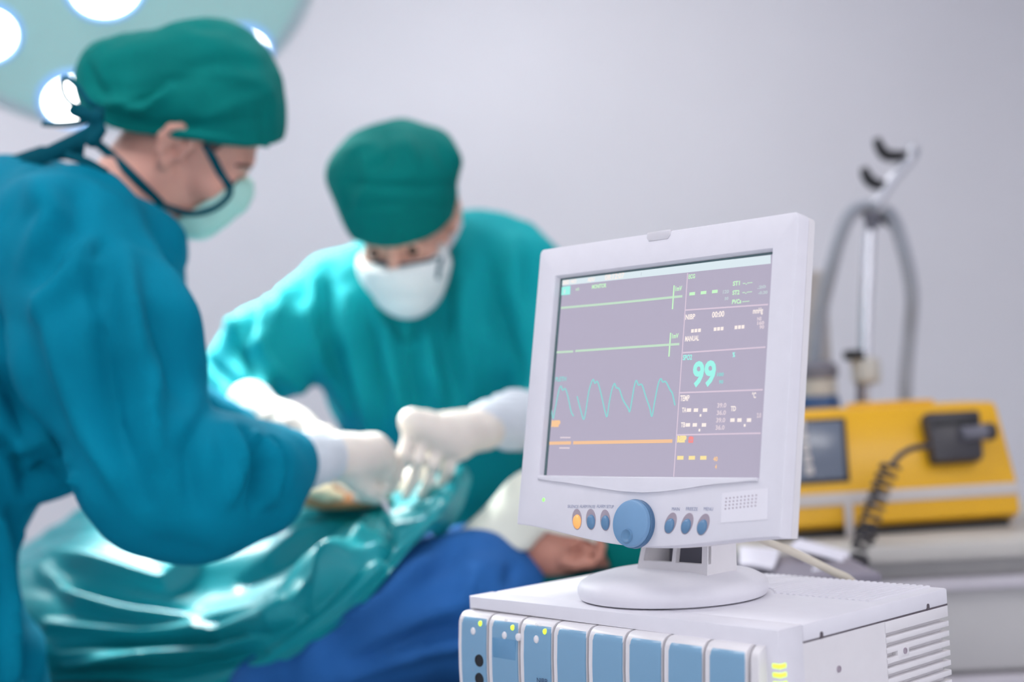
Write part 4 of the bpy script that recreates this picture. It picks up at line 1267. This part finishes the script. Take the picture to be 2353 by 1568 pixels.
# cap
axl = H1[:3, 1]
b0, b1_ = pt(628, 346, 2.06), pt(225, 282, 2.06)
nrm = np.cross(b1_ - b0, axl); nrm /= np.linalg.norm(nrm)
if nrm @ CU > 0: nrm = -nrm
C1 = [ell(pt(458, 205, 2.13), (.110, .105, .101)), ('k', .05), ell(pt(500, 235, 2.13), (.087, .098, .104)), ell(pt(285, 185, 2.13), (.074, .080, .066)), ell(pt(525, 300, 2.13), (.068, .094, .07)), ell(pt(330, 260, 2.12), (.076, .088, .055)), half(b0, nrm)]
FC1 = [(((210, 200), (330, 210), (500, 145), (600, 150)), 22, -.006), (((400, 60), (480, 110), (600, 200)), 26, .004), (((240, 235), (330, 250), (390, 205)), 13, .011), (((270, 250), (340, 225), (370, 205)), 9, -.009), (((230, 150), (300, 120), (380, 100)), 26, .006),
       (((230, 255), (340, 290), (450, 290), (600, 270)), 14, -.006), (((250, 285), (350, 305), (470, 315), (610, 335)), 12, .004), (((470, 280), (540, 240), (620, 215)), 16, .005), (((380, 170), (500, 165), (610, 200)), 14, .004), (((200, 140), (215, 190), (240, 230)), 12, -.008)]
c1, cV, cF = blob_obj('surgical_cap', C1, .0045, 'cap', p1, k=.03, smooth=2, disp=lambda V, N: .0035 * aniso(V, (1, .3, -.2), 7, 26) + .002 * noise3(V * 40) + strokes(V, N, FC1))
bvc1 = bvh_of(cV, cF)
ribbon('cap_hem', [on_surf(bvc1, x, y, .0005, 1.93) for x, y in ((616, 333), (560, 322), (500, 316), (440, 308), (380, 303), (320, 299), (265, 288), (235, 272))], 'cap', c1, r=.005, flat=.5)
for pts in ([(240, 255, 1.95), (205, 235, 1.94), (178, 200, 1.95), (150, 180, 1.96), (143, 205, 1.96), (160, 235, 1.95), (205, 255, 1.94)], [(230, 262, 1.94), (195, 262, 1.94), (165, 250, 1.95), (168, 262, 1.95), (205, 275, 1.94)],
            [(228, 268, 1.94), (180, 282, 1.95), (130, 286, 1.96), (98, 284, 1.97)], [(225, 265, 1.94), (200, 300, 1.94), (190, 330, 1.94), (185, 362, 1.95)], [(232, 250, 1.94), (222, 285, 1.94), (200, 320, 1.94)]):
    ribbon('cap_tie', [pt(*q) for q in pts], 'tie', c1, r=.0042, flat=.5)
blob_obj('tie_knot', [ell(pt(222, 268, 1.94), (.012, .010, .012)), cap(pt(232, 300, 1.94), pt(212, 325, 1.94), .008, .010)], .003, 'tie', c1, k=.01)
# mask: shell over the lower face, with bound edge and tapes
def mask_prims(dx=0.0):
    return [ell((.054 + dx, 0, -.048), (.062, .062, .062)), ell((.078 + dx, 0, -.020), (.050, .046, .050)), ell((.068 + dx, 0, -.082), (.044, .046, .034))]
_inv = np.linalg.inv(H1)
_a, _b = [_inv[:3, :3] @ pt(*v) + _inv[:3, 3] for v in ((548, 426, 2.06), (412, 508, 2.06))]
_n = np.cross(_b - _a, (0, 1., 0))
if _n @ (np.array([0, 0, 0.]) - _a) < 0: _n = -_n
MK1 = mask_prims(.004) + [half(_a, _n), half((.08, 0, .006), (-.25, 0, 1)), sub(ell((.034, 0, -.045), (.050, .054, .085)))]
m1, mV, mF = blob_obj('face_mask', MK1, .0035, 'mask_g', p1, k=.03, smooth=2, M=H1, disp=lambda V, N: .002 * aniso(V, H1[:3, 1], 10, 60))
bvm1 = bvh_of(np.concatenate([hV, mV]), np.concatenate([hF, mF + len(hV)]))
e1 = [on_surf(bvm1, x, y, .002, 2.07) for x, y in ((472, 332), (490, 365), (508, 400), (530, 432), (524, 452), (500, 474), (465, 488), (430, 490), (395, 480), (368, 468), (330, 430), (290, 390), (250, 352), (226, 332))]
d0 = 1.93
ribbon('mask_tape', e1[:4], 'tie', m1, r=.0065, flat=.4)
ribbon('mask_binding', e1[3:10], 'tie', m1, r=.0050, flat=.6)
ribbon('mask_tape', e1[9:], 'tie', m1, r=.0075, flat=.4)
# right cuff and glove
ck1, _, _ = blob_obj('cuff', [cap(pt(650, 1066, 1.95), pt(720, 1055, 1.985), .036, .035), cap(pt(720, 1055, 1.985), pt(775, 1048, 2.02), .035, .031)], .004, 'cuff', p1, k=.02, disp=lambda V, N: .0012 * np.sin(to_px(V)[1] * .5))
def hand(person, wrist, palm_c, knuckles, fingers, thumb, mat='glove', rf=.0098, rp=.021, cuff_r=.034):
    P = [cap(wrist, palm_c, cuff_r, .030)]
    for kx in knuckles: P.append(cap(wrist * .35 + palm_c * .65, kx, rp, rp * .72))
    for a, b in zip(knuckles, knuckles[1:]): P.append(cap(a, b, rp * .70))
    P.append(('k', .006))
    for ch in fingers:
        rr = np.linspace(rf * 1.08, rf * .78, len(ch))
        for i in range(len(ch) - 1): P.append(cap(ch[i], ch[i + 1], rr[i], rr[i + 1]))
    P.append(('k', .014))
    rr = np.linspace(rf * 1.5, rf * .9, len(thumb))
    for i in range(len(thumb) - 1): P.append(cap(thumb[i], thumb[i + 1], rr[i], rr[i + 1]))
    o, V, Fq = blob_obj('glove', P, .0032, mat, person, k=.022, smooth=2, disp=lambda V, N: .0010 * noise3(V * 70))
    return o
q = pt
k1 = [q(862, 1028, 2.06), q(872, 1048, 2.075), q(876, 1068, 2.09), q(868, 1088, 2.10)]
f1 = [[k1[0], q(884, 1078, 2.08), q(884, 1118, 2.09), q(876, 1150, 2.10)], [k1[1], q(886, 1092, 2.10), q(876, 1130, 2.115), q(862, 1152, 2.12)],
      [k1[2], q(878, 1108, 2.115), q(858, 1134, 2.12), q(838, 1146, 2.12)], [k1[3], q(864, 1118, 2.12), q(842, 1134, 2.12), q(820, 1142, 2.12)]]
hand(p1, q(775, 1048, 2.02), q(820, 1052, 2.045), k1, f1, [q(800, 1078, 2.03), q(822, 1108, 2.045), q(848, 1130, 2.06), q(868, 1146, 2.075)])
blob_obj('glove_cuff_roll', [cap(q(776, 1000, 2.02), q(790, 1050, 2.0), .007), cap(q(790, 1050, 2.0), q(778, 1098, 2.02), .007)], .0032, 'glove', p1, k=.01)
# trousers and clogs, below the frame
lp = p1.location
for s in (-1, 1):
    bm_obj('trouser_leg', lathe_bm([(0, .10), (.075, .10), (.08, .3), (.09, .7), (0, .75)], 24), 'gown1', p1, Matrix.Translation((lp.x + .02 * s + .03, lp.y + .09 * s, 0)))
    blob_obj('clog', [ell((lp.x + .02 * s + .07, lp.y + .09 * s, .05), (.13, .05, .05)), cap((lp.x + .02 * s + .03, lp.y + .09 * s, .06), (lp.x + .02 * s + .03, lp.y + .09 * s, .11), .045), half((0, 0, .0), (0, 0, -1))], .01, 'shoe', p1, k=.02)

# ------------------------------------------------------------------ surgeon across the table
p2 = empty('person', (pt(930, 1100, 2.72)[0], 2.74, 0))
tag(p2, 'surgeon in teal gown, cap and white mask leaning over the patient, facing the camera', 'person')
H2 = head_frame(pt(930, 508, 2.40), (-.16, -.74, -.64))
neck2_w = pt(950, 640, 2.58)
inv = np.linalg.inv(H2)
ne = inv[:3, :3] @ neck2_w + inv[:3, 3]
hd2, hV2, hF2 = make_head(p2, H2, ne, 'skin2')
bvh2 = bvh_of(hV2, hF2)
eyes(p2, H2); brows(p2, H2)
hp = [ell((-.004, 0, .043), (.1003, .0793, .0843)), half((0, 0, .062), (0, 0, 1)), half((-.03, 0, .0), (.75, 0, -.62))]
blob_obj('hair', hp, .004, 'hair', p2, k=.01, M=H2)
G2 = [cap(q(920, 720, 2.60), q(935, 860, 2.62), .150, .140), cap(q(935, 860, 2.62), q(985, 1080, 2.66), .140, .122), cap(q(985, 1080, 2.66), q(985, 1300, 2.70), .122, .15), cap(q(1090, 760, 2.60), q(1130, 1060, 2.66), .105, .11),
      ('k', .07), cap(q(780, 705, 2.58), q(1110, 612, 2.58), .080, .085),
      cap(q(750, 725, 2.57), q(620, 815, 2.50), .080, .070), cap(q(620, 815, 2.50), q(548, 872, 2.44), .070, .058), ('k', .04), cap(q(548, 872, 2.44), q(580, 940, 2.31), .054, .042),
      ('k', .07), cap(q(1110, 610, 2.58), q(1190, 680, 2.56), .090, .092), cap(q(1190, 680, 2.56), q(1290, 900, 2.44), .090, .072), ('k', .04), cap(q(1290, 900, 2.44), q(1220, 965, 2.30), .066, .046),
      ('k', .05), cap(q(985, 1300, 2.70), np.array([q(985, 1300, 2.70)[0], 2.74, .42]), .15, .19),
      ('k', .02), sub(cap(neck2_w, hw(H2, (.0, 0, -.05)), .062, .066)), sub(ell(hw(H2, (.05, 0, -.13)), (.075, .075, .075)))]
FS2 = [(((660, 640), (640, 720), (600, 800)), 16, .010), (((690, 620), (700, 700)), 14, -.008), (((620, 690), (590, 760), (595, 810)), 12, .012), (((560, 740), (520, 800)), 14, .010), (((590, 720), (560, 800), (590, 870)), 12, -.012), (((540, 760), (620, 850), (700, 900)), 16, .010),
       (((750, 620), (740, 760), (790, 920)), 20, -.013), (((700, 700), (740, 820), (800, 960)), 16, .010), (((800, 680), (810, 800), (850, 980), (880, 1080)), 18, .012), (((840, 700), (860, 820), (890, 940)), 14, -.012), (((880, 750), (900, 850), (930, 1000)), 16, .012),
       (((930, 760), (940, 860), (965, 960)), 14, -.012), (((975, 740), (985, 840), (1010, 920)), 18, .013), (((1020, 700), (1020, 800), (1050, 920)), 16, -.010), (((1070, 650), (1070, 770), (1090, 900)), 18, .010), (((1120, 600), (1130, 740), (1160, 880)), 16, -.012),
       (((1180, 560), (1180, 660), (1210, 760)), 18, .010), (((1150, 720), (1165, 800), (1190, 880)), 14, -.018), (((1220, 600), (1215, 700)), 12, -.008), (((480, 830), (540, 880), (640, 900)), 12, -.010)]
g2, gV, gF = blob_obj('surgical_gown', G2, .0095, 'gown2', p2, k=.06, smooth=3, disp=lambda V, N: .008 * aniso(V, (.12, 0, -1), 2.5, 15, 5.) + .003 * noise3(V * 26 + 9) + 2.1 * strokes(V, N, FS2))
bvg2 = bvh_of(gV, gF)
# cap with a front band and a gathered crown
axl = H2[:3, 1]
c0 = hw(H2, (.10, 0, .020)); c1_ = hw(H2, (-.10, 0, .0))
nrm = np.cross(c1_ - c0, axl); nrm /= np.linalg.norm(nrm)
if nrm @ H2[:3, 2] > 0: nrm = -nrm
R2 = H2[:3, :3]
C2 = [ell(hw(H2, (-.002, 0, .058)), (.108, .094, .088), R2), ('k', .04), ell(hw(H2, (-.012, .0, .104)), (.102, .112, .060), R2), ell(hw(H2, (.014, .0, .045)), (.092, .086, .07), R2), half(c0, nrm)]
FC2 = [(((830, 345), (850, 420), (800, 500)), 14, .006), (((880, 300), (890, 400)), 16, -.006), (((930, 300), (960, 390)), 16, .006), (((1000, 310), (1030, 400)), 14, -.006), (((790, 420), (900, 428), (1060, 425)), 11, -.008), (((800, 480), (900, 470), (960, 480), (1060, 480)), 12, -.006),
       (((850, 490), (940, 475), (1040, 500)), 10, .005), (((800, 350), (860, 320)), 12, .006), (((1040, 350), (1070, 400)), 12, .006), (((850, 390), (900, 350)), 12, -.005)]
c2, cV, cF = blob_obj('surgical_cap', C2, .0045, 'cap', p2, k=.03, smooth=2, disp=lambda V, N: .005 * aniso(V, (0, -.4, 1), 9, 24, 3.) + strokes(V, N, FC2))
# mask
MK2 = [ell((.060, 0, -.050), (.066, .080, .068)), ell((.078, 0, -.030), (.052, .056, .045)), ell((.072, 0, -.100), (.046, .050, .040))] + [half((.028, 0, -.04), (-1, 0, -.10)), half((.08, 0, -.020), (-.15, 0, 1)), sub(ell((.034, 0, -.045), (.050, .054, .085)))]
m2, mV, mF = blob_obj('face_mask', MK2, .0035, 'mask_w', p2, k=.03, smooth=2, M=H2, disp=lambda V, N: .002 * aniso(V, H2[:3, 1], 10, 60))
bvm2 = bvh_of(np.concatenate([hV2, mV]), np.concatenate([hF2, mF + len(hV2)]))
ribbon('mask_binding', [on_surf(bvm2, x, y, .001, 2.32) for x, y in ((830, 592), (860, 602), (890, 608), (920, 609), (950, 607), (980, 602), (1005, 592))], 'tie', m2, r=.0032, flat=.6)
ribbon('mask_tape', [on_surf(bvm2, x, y, .002, 2.36) for x, y in ((1015, 590), (1030, 565), (1045, 540), (1058, 510))], 'cuff', m2, r=.005, flat=.4)
ribbon('mask_tape', [on_surf(bvm2, x, y, .002, 2.36) for x, y in ((1005, 640), (1008, 615), (1016, 592))], 'tie', m2, r=.004, flat=.4)
# his left hand (right in the picture), pointing down
blob_obj('cuff', [cap(q(1240, 962, 2.31), q(1180, 966, 2.25), .047, .044), cap(q(1180, 966, 2.25), q(1118, 974, 2.20), .044, .036)], .004, 'cuff', p2, k=.02, disp=lambda V, N: .0012 * np.sin(to_px(V)[1] * .5))
k2 = [q(946, 970, 2.12), q(976, 986, 2.125), q(1010, 1006, 2.135), q(1044, 1028, 2.15)]
f2 = [[k2[0], q(928, 1046, 2.105), q(914, 1096, 2.11), q(893, 1134, 2.115)], [k2[1], q(962, 1058, 2.11), q(950, 1106, 2.12), q(932, 1140, 2.125)],
      [k2[2], q(996, 1068, 2.12), q(986, 1108, 2.13), q(968, 1138, 2.14)], [k2[3], q(1030, 1076, 2.14), q(1020, 1106, 2.15), q(1004, 1130, 2.16)]]
hand(p2, q(1112, 985, 2.19), q(1030, 1002, 2.155), k2, f2, [q(1030, 1010, 2.16), q(990, 1060, 2.17), q(950, 1095, 2.165), q(915, 1120, 2.15)], rp=.022)
# his right hand, bright under the lamp
blob_obj('cuff', [cap(q(575, 930, 2.32), q(600, 955, 2.28), .040, .036)], .004, 'cuff', p2, k=.02)
k3 = [q(742, 1008, 2.16), q(752, 1024, 2.17), q(754, 1040, 2.18), q(748, 1056, 2.19)]
f3 = [[k3[0], q(795, 1045, 2.17), q(830, 1090, 2.18), q(850, 1130, 2.18)], [k3[1], q(795, 1068, 2.18), q(820, 1108, 2.19), q(832, 1140, 2.19)], [k3[2], q(785, 1082, 2.19), q(800, 1118, 2.19), q(806, 1142, 2.2)], [k3[3], q(770, 1092, 2.2), q(780, 1120, 2.2), q(780, 1140, 2.2)]]
hand(p2, q(600, 955, 2.28), q(680, 985, 2.21), k3, f3, [q(680, 1005, 2.19), q(720, 1050, 2.17), q(760, 1095, 2.17), q(800, 1128, 2.17)], cuff_r=.037)
lp = p2.location
for s in (-1, 1):
    bm_obj('trouser_leg', lathe_bm([(0, .10), (.075, .10), (.08, .3), (.09, .7), (0, .75)], 24), 'gown2', p2, Matrix.Translation((lp.x + .1 * s, lp.y, 0)))
    blob_obj('clog', [ell((lp.x + .1 * s, lp.y - .04, .05), (.05, .13, .05)), cap((lp.x + .1 * s, lp.y, .06), (lp.x + .1 * s, lp.y, .11), .045), half((0, 0, .0), (0, 0, -1))], .01, 'shoe', p2, k=.02)

# ------------------------------------------------------------------ operating table
TA = math.radians(-15)
tc = np.array([-.62, 2.331, 0])
TMZ = .835
tab = empty('operating_table', tc, TA)
tag(tab, 'operating table with black mattress under the patient', 'operating table')
bm_obj('mattress', box_bm(-.90, .90, -.27, .27, TMZ - .07, TMZ, bev=.02, seg=3), 'mattress', tab, baked=False)
bm_obj('frame', box_bm(-.88, .88, -.25, .25, TMZ - .12, TMZ - .071, bev=.005), 'steel', tab, baked=False)
bm_obj('column', box_bm(-.17, .17, -.14, .14, .09, TMZ - .12, bev=.01), 'steel', tab, baked=False)
bm_obj('base', box_bm(-.5, .42, -.24, .24, .0, .10, bev=.02), 'steel', tab, baked=False)
for s in (-1, 1): bm_obj('side_rail', box_bm(-.82, .82, s * .275 - .006, s * .275 + .006, TMZ - .11, TMZ - .085, bev=.002), 'steel', tab, baked=False)

# ------------------------------------------------------------------ patient
p3 = empty('person', (pt(1000, 1400, 2.15)[0], 2.15, TMZ))
tag(p3, 'patient in blue gown lying on the table with a cream white mask and teal cap', 'person')
H3 = head_frame(pt(1345, 1262, 2.145), (-.46, .16, .88), (.87, -.12, .45))
neck3_w = pt(1130, 1330, 2.2)
inv = np.linalg.inv(H3)
ne = inv[:3, :3] @ neck3_w + inv[:3, 3]
hd3, hV3, hF3 = make_head(p3, H3, ne, 'skin3')
R3 = H3[:3, :3]
# cap
C3 = [ell(hw(H3, (-.006, 0, .060)), (.106, .090, .082), R3), ('k', .03), ell(hw(H3, (-.02, 0, .075)), (.080, .080, .066), R3), half(hw(H3, (0, 0, .036)), R3 @ np.array([.25, 0, -1]))]
blob_obj('surgical_cap', C3, .005, 'cap', p3, k=.03, disp=lambda V, N: .005 * aniso(V, R3[:, 2], 8, 26, 2.))
# mask reaching from the nose over the chin
MK3 = [ell((.070, 0, -.055), (.072, .070, .080)), ell((.088, 0, -.020), (.055, .052, .052)), ('k', .05), ell((.044, .022, -.140), (.078, .072, .060)), half((.024, 0, -.04), (-1, 0, -.55)), sub(ell((.034, 0, -.045), (.050, .054, .085)))]
m3, _, _ = blob_obj('face_mask', MK3, .004, 'mask_p', p3, k=.03, M=H3, disp=lambda V, N: .005 * aniso(V, H3[:3, 2], 8, 24))
ribbon('mask_tape', [pt(1236, 1210, 2.06), pt(1290, 1222, 2.05), pt(1345, 1232, 2.05), pt(1385, 1250, 2.06)], 'mask_p', m3, r=.005)
# gown with the near arm along the body
G3 = [cap(q(1110, 1400, 2.26), q(820, 1390, 2.36), .110, .110), cap(q(820, 1390, 2.36), q(400, 1390, 2.50), .105, .085), ('k', .06), cap(q(400, 1390, 2.50), q(60, 1390, 2.62), .08, .07),
      cap(q(1130, 1385, 2.16), q(1090, 1390, 2.10), .080, .085), cap(q(1090, 1375, 2.10), q(900, 1430, 2.04), .088, .080), cap(q(900, 1430, 2.04), q(700, 1510, 2.12), .080, .050), cap(q(1120, 1340, 2.2), q(1040, 1350, 2.22), .075, .085),
      cap(q(1200, 1400, 2.14), q(1100, 1440, 2.07), .07, .07), cap(q(1120, 1460, 2.06), q(760, 1540, 2.03), .052, .05), cap(q(760, 1540, 2.03), q(590, 1590, 2.06), .05, .05)]
FS3 = [(((1180, 1420), (1000, 1450), (820, 1530)), 18, -.014), (((1160, 1470), (960, 1500), (800, 1560)), 14, .010), (((1000, 1290), (920, 1340), (830, 1420)), 18, .010), (((1060, 1260), (980, 1330)), 16, -.008), (((1100, 1300), (1060, 1390), (920, 1440)), 20, .010), (((1180, 1300), (1160, 1350)), 14, -.008), (((880, 1380), (760, 1450), (680, 1530)), 18, .010)]
blob_obj('patient_gown', G3, .010, 'blue_cloth', p3, k=.06, smooth=3, disp=lambda V, N: .010 * aniso(V, (-.8, .2, -.4), 4, 15, 8.) + .004 * noise3(V * 25) + 1.6 * strokes(V, N, FS3))
# prepped skin at the opening, gauze, forceps
o, _, _ = blob_obj('prepped_skin', [ell(q(790, 1148, 2.20), (.075, .045, .016)), ell(q(745, 1138, 2.17), (.030, .02, .012))], .005, 'wound', p3, k=.02)
o, _, _ = blob_obj('gauze_pad', [ell(q(725, 1128, 2.12), (.026, .02, .010)), ell(q(760, 1142, 2.13), (.022, .018, .008)), ell(q(742, 1115, 2.14), (.014, .012, .012))], .004, 'gauze', None, k=.012, disp=lambda V, N: .002 * noise3(V * 90))
tag(o, 'crumpled cream gauze under the left surgeon gloved hand', 'gauze')
fc = empty('forceps', q(880, 1150, 2.08))
tag(fc, 'thin steel forceps between the gloved hands', 'forceps')
for dx in (-4, 4):
    tube('blade', [q(868 + dx * .3, 1128, 2.085), q(880 + dx, 1152, 2.08), q(897, 1182, 2.075)], .0028, 'steel', fc, n=8)

# ------------------------------------------------------------------ drape
ROWS = [
 [(40, 1262, 2.58), (180, 1185, 2.56), (300, 1140, 2.54), (480, 1140, 2.49), (640, 1145, 2.40), (800, 1158, 2.30), (900, 1140, 2.24), (985, 1095, 2.22), (1058, 1068, 2.21), (1082, 1092, 2.24)],
 [(40, 1280, 2.42), (180, 1235, 2.40), (300, 1215, 2.38), (480, 1210, 2.34), (640, 1190, 2.30), (800, 1172, 2.24), (900, 1160, 2.19), (985, 1130, 2.15), (1052, 1085, 2.17), (1082, 1110, 2.20)],
 [(40, 1300, 2.32), (180, 1290, 2.31), (300, 1295, 2.29), (480, 1290, 2.25), (640, 1250, 2.21), (790, 1210, 2.17), (890, 1190, 2.13), (975, 1170, 2.10), (1044, 1110, 2.13), (1074, 1135, 2.17)],
 [(40, 1345, 2.26), (180, 1355, 2.25), (300, 1370, 2.23), (480, 1372, 2.19), (630, 1335, 2.13), (770, 1270, 2.09), (880, 1225, 2.07), (965, 1195, 2.07), (1034, 1140, 2.10), (1062, 1170, 2.14)],
 [(40, 1425, 2.21), (180, 1440, 2.20), (300, 1455, 2.18), (470, 1450, 2.13), (610, 1420, 2.05), (740, 1345, 2.00), (850, 1275, 1.99), (945, 1225, 2.03), (1020, 1170, 2.07), (1045, 1200, 2.12)],
 [(40, 1510, 2.18), (180, 1525, 2.17), (300, 1535, 2.15), (470, 1525, 2.10), (610, 1485, 2.03), (735, 1400, 1.98), (845, 1320, 1.96), (930, 1255, 1.99), (1002, 1200, 2.05), (1025, 1225, 2.11)],
 [(40, 1640, 2.18), (180, 1650, 2.17), (300, 1645, 2.15), (460, 1610, 2.10), (600, 1550, 2.03), (730, 1470, 1.97), (840, 1385, 1.95), (910, 1300, 1.97), (985, 1225, 2.04), (1005, 1245, 2.10)],
]
NS, NT = 150, 130
rows = []
for R in ROWS:
    P = catmull([pt(*c) for c in R], 20)
    s = np.linspace(0, len(P) - 1, NS)
    rows.append(np.stack([np.interp(s, np.arange(len(P)), P[:, k]) for k in range(3)], 1))
rows = np.array(rows)
grid = np.zeros((NT, NS, 3))
for j in range(NS):
    P = catmull(list(rows[:, j]), 24)
    s = np.linspace(0, len(P) - 1, NT)
    grid[:, j] = np.stack([np.interp(s, np.arange(len(P)), P[:, k]) for k in range(3)], 1)
V = grid.reshape(-1, 3)
idx = np.arange(NT * NS).reshape(NT, NS)
Fq = np.stack([idx[:-1, :-1], idx[1:, :-1], idx[1:, 1:], idx[:-1, 1:]], -1).reshape(-1, 4)
N = vnormals(V, Fq)
if (N * (CAM - V)).sum() < 0:
    Fq = Fq[:, ::-1]; N = -N
tt, ss = np.meshgrid(np.linspace(0, 1, NT), np.linspace(0, 1, NS), indexing='ij')
tt, ss = tt.ravel(), ss.ravel()
edge = np.clip((0.93 - ss) / .2, 0, 1) * np.clip(ss * 8 + .3, 0, 1)
FSD = [(((90, 1270), (230, 1310), (380, 1345), (450, 1300), (480, 1250)), 15, .022), (((100, 1320), (180, 1380), (330, 1420), (470, 1440), (640, 1400)), 18, .026), (((110, 1440), (330, 1460), (520, 1462), (650, 1420), (800, 1300), (850, 1240)), 14, .026), (((150, 1350), (300, 1390), (420, 1412)), 14, -.016),
       (((150, 1535), (330, 1510), (520, 1495), (680, 1420)), 12, .020), (((130, 1490), (280, 1480), (480, 1475), (620, 1455)), 9, -.020), (((640, 1220), (720, 1195), (800, 1180)), 12, .016), (((620, 1290), (720, 1230), (800, 1200)), 12, .020), (((560, 1340), (700, 1260), (820, 1190)), 13, -.018), (((640, 1400), (740, 1310), (825, 1225)), 15, .026),
       (((720, 1400), (800, 1300), (845, 1235)), 9, .014), (((690, 1390), (780, 1290), (830, 1230)), 8, -.016), (((110, 1225), (200, 1210), (290, 1195)), 10, .014), (((160, 1200), (240, 1150)), 12, .012), (((870, 1190), (900, 1240), (880, 1290)), 12, -.014), (((520, 1240), (540, 1260)), 10, .012), (((120, 1555), (400, 1545), (600, 1500)), 12, -.016)]
off = .006 * np.sin(tt * 34 + 5 * ss + 2.2 * noise3(np.stack([ss * 4, tt * 3, tt * 0], 1))) * edge * .6 + .007 * noise3(np.stack([ss * 6, tt * 14, ss * 0 + 3], 1)) * edge
off += (1.1 + .6 * np.clip((ss - .45) * 4, 0, 1)) * strokes(V, N, FSD) * np.clip((.97 - ss) / .1, 0, 1)
V = V + N * off[:, None]
nv = len(V)
Vb = V - N * .003
bd = np.concatenate([idx[0, :], idx[1:, -1], idx[-1, -2::-1], idx[-2:0:-1, 0]])
Fs = [tuple(f) for f in Fq] + [tuple((f + nv)[::-1]) for f in Fq] + [(bd[i], bd[(i + 1) % len(bd)], bd[(i + 1) % len(bd)] + nv, bd[i] + nv) for i in range(len(bd))]
dr = mesh_obj('surgical_drape', np.concatenate([V, Vb]), Fs, 'drape', None, smooth=True, angle=60)
tag(dr, 'shiny teal surgical drape in long folds over the patient', 'drape')
# pillow
pl, _, _ = blob_obj('pillow', [ell(pt(1400, 1345, 2.17), (.20, .15, .045)), ell(pt(1480, 1330, 2.17), (.10, .13, .05))], .01, 'drape_dk', None, k=.05)
tag(pl, 'dark teal pillow under the patient head', 'pillow')
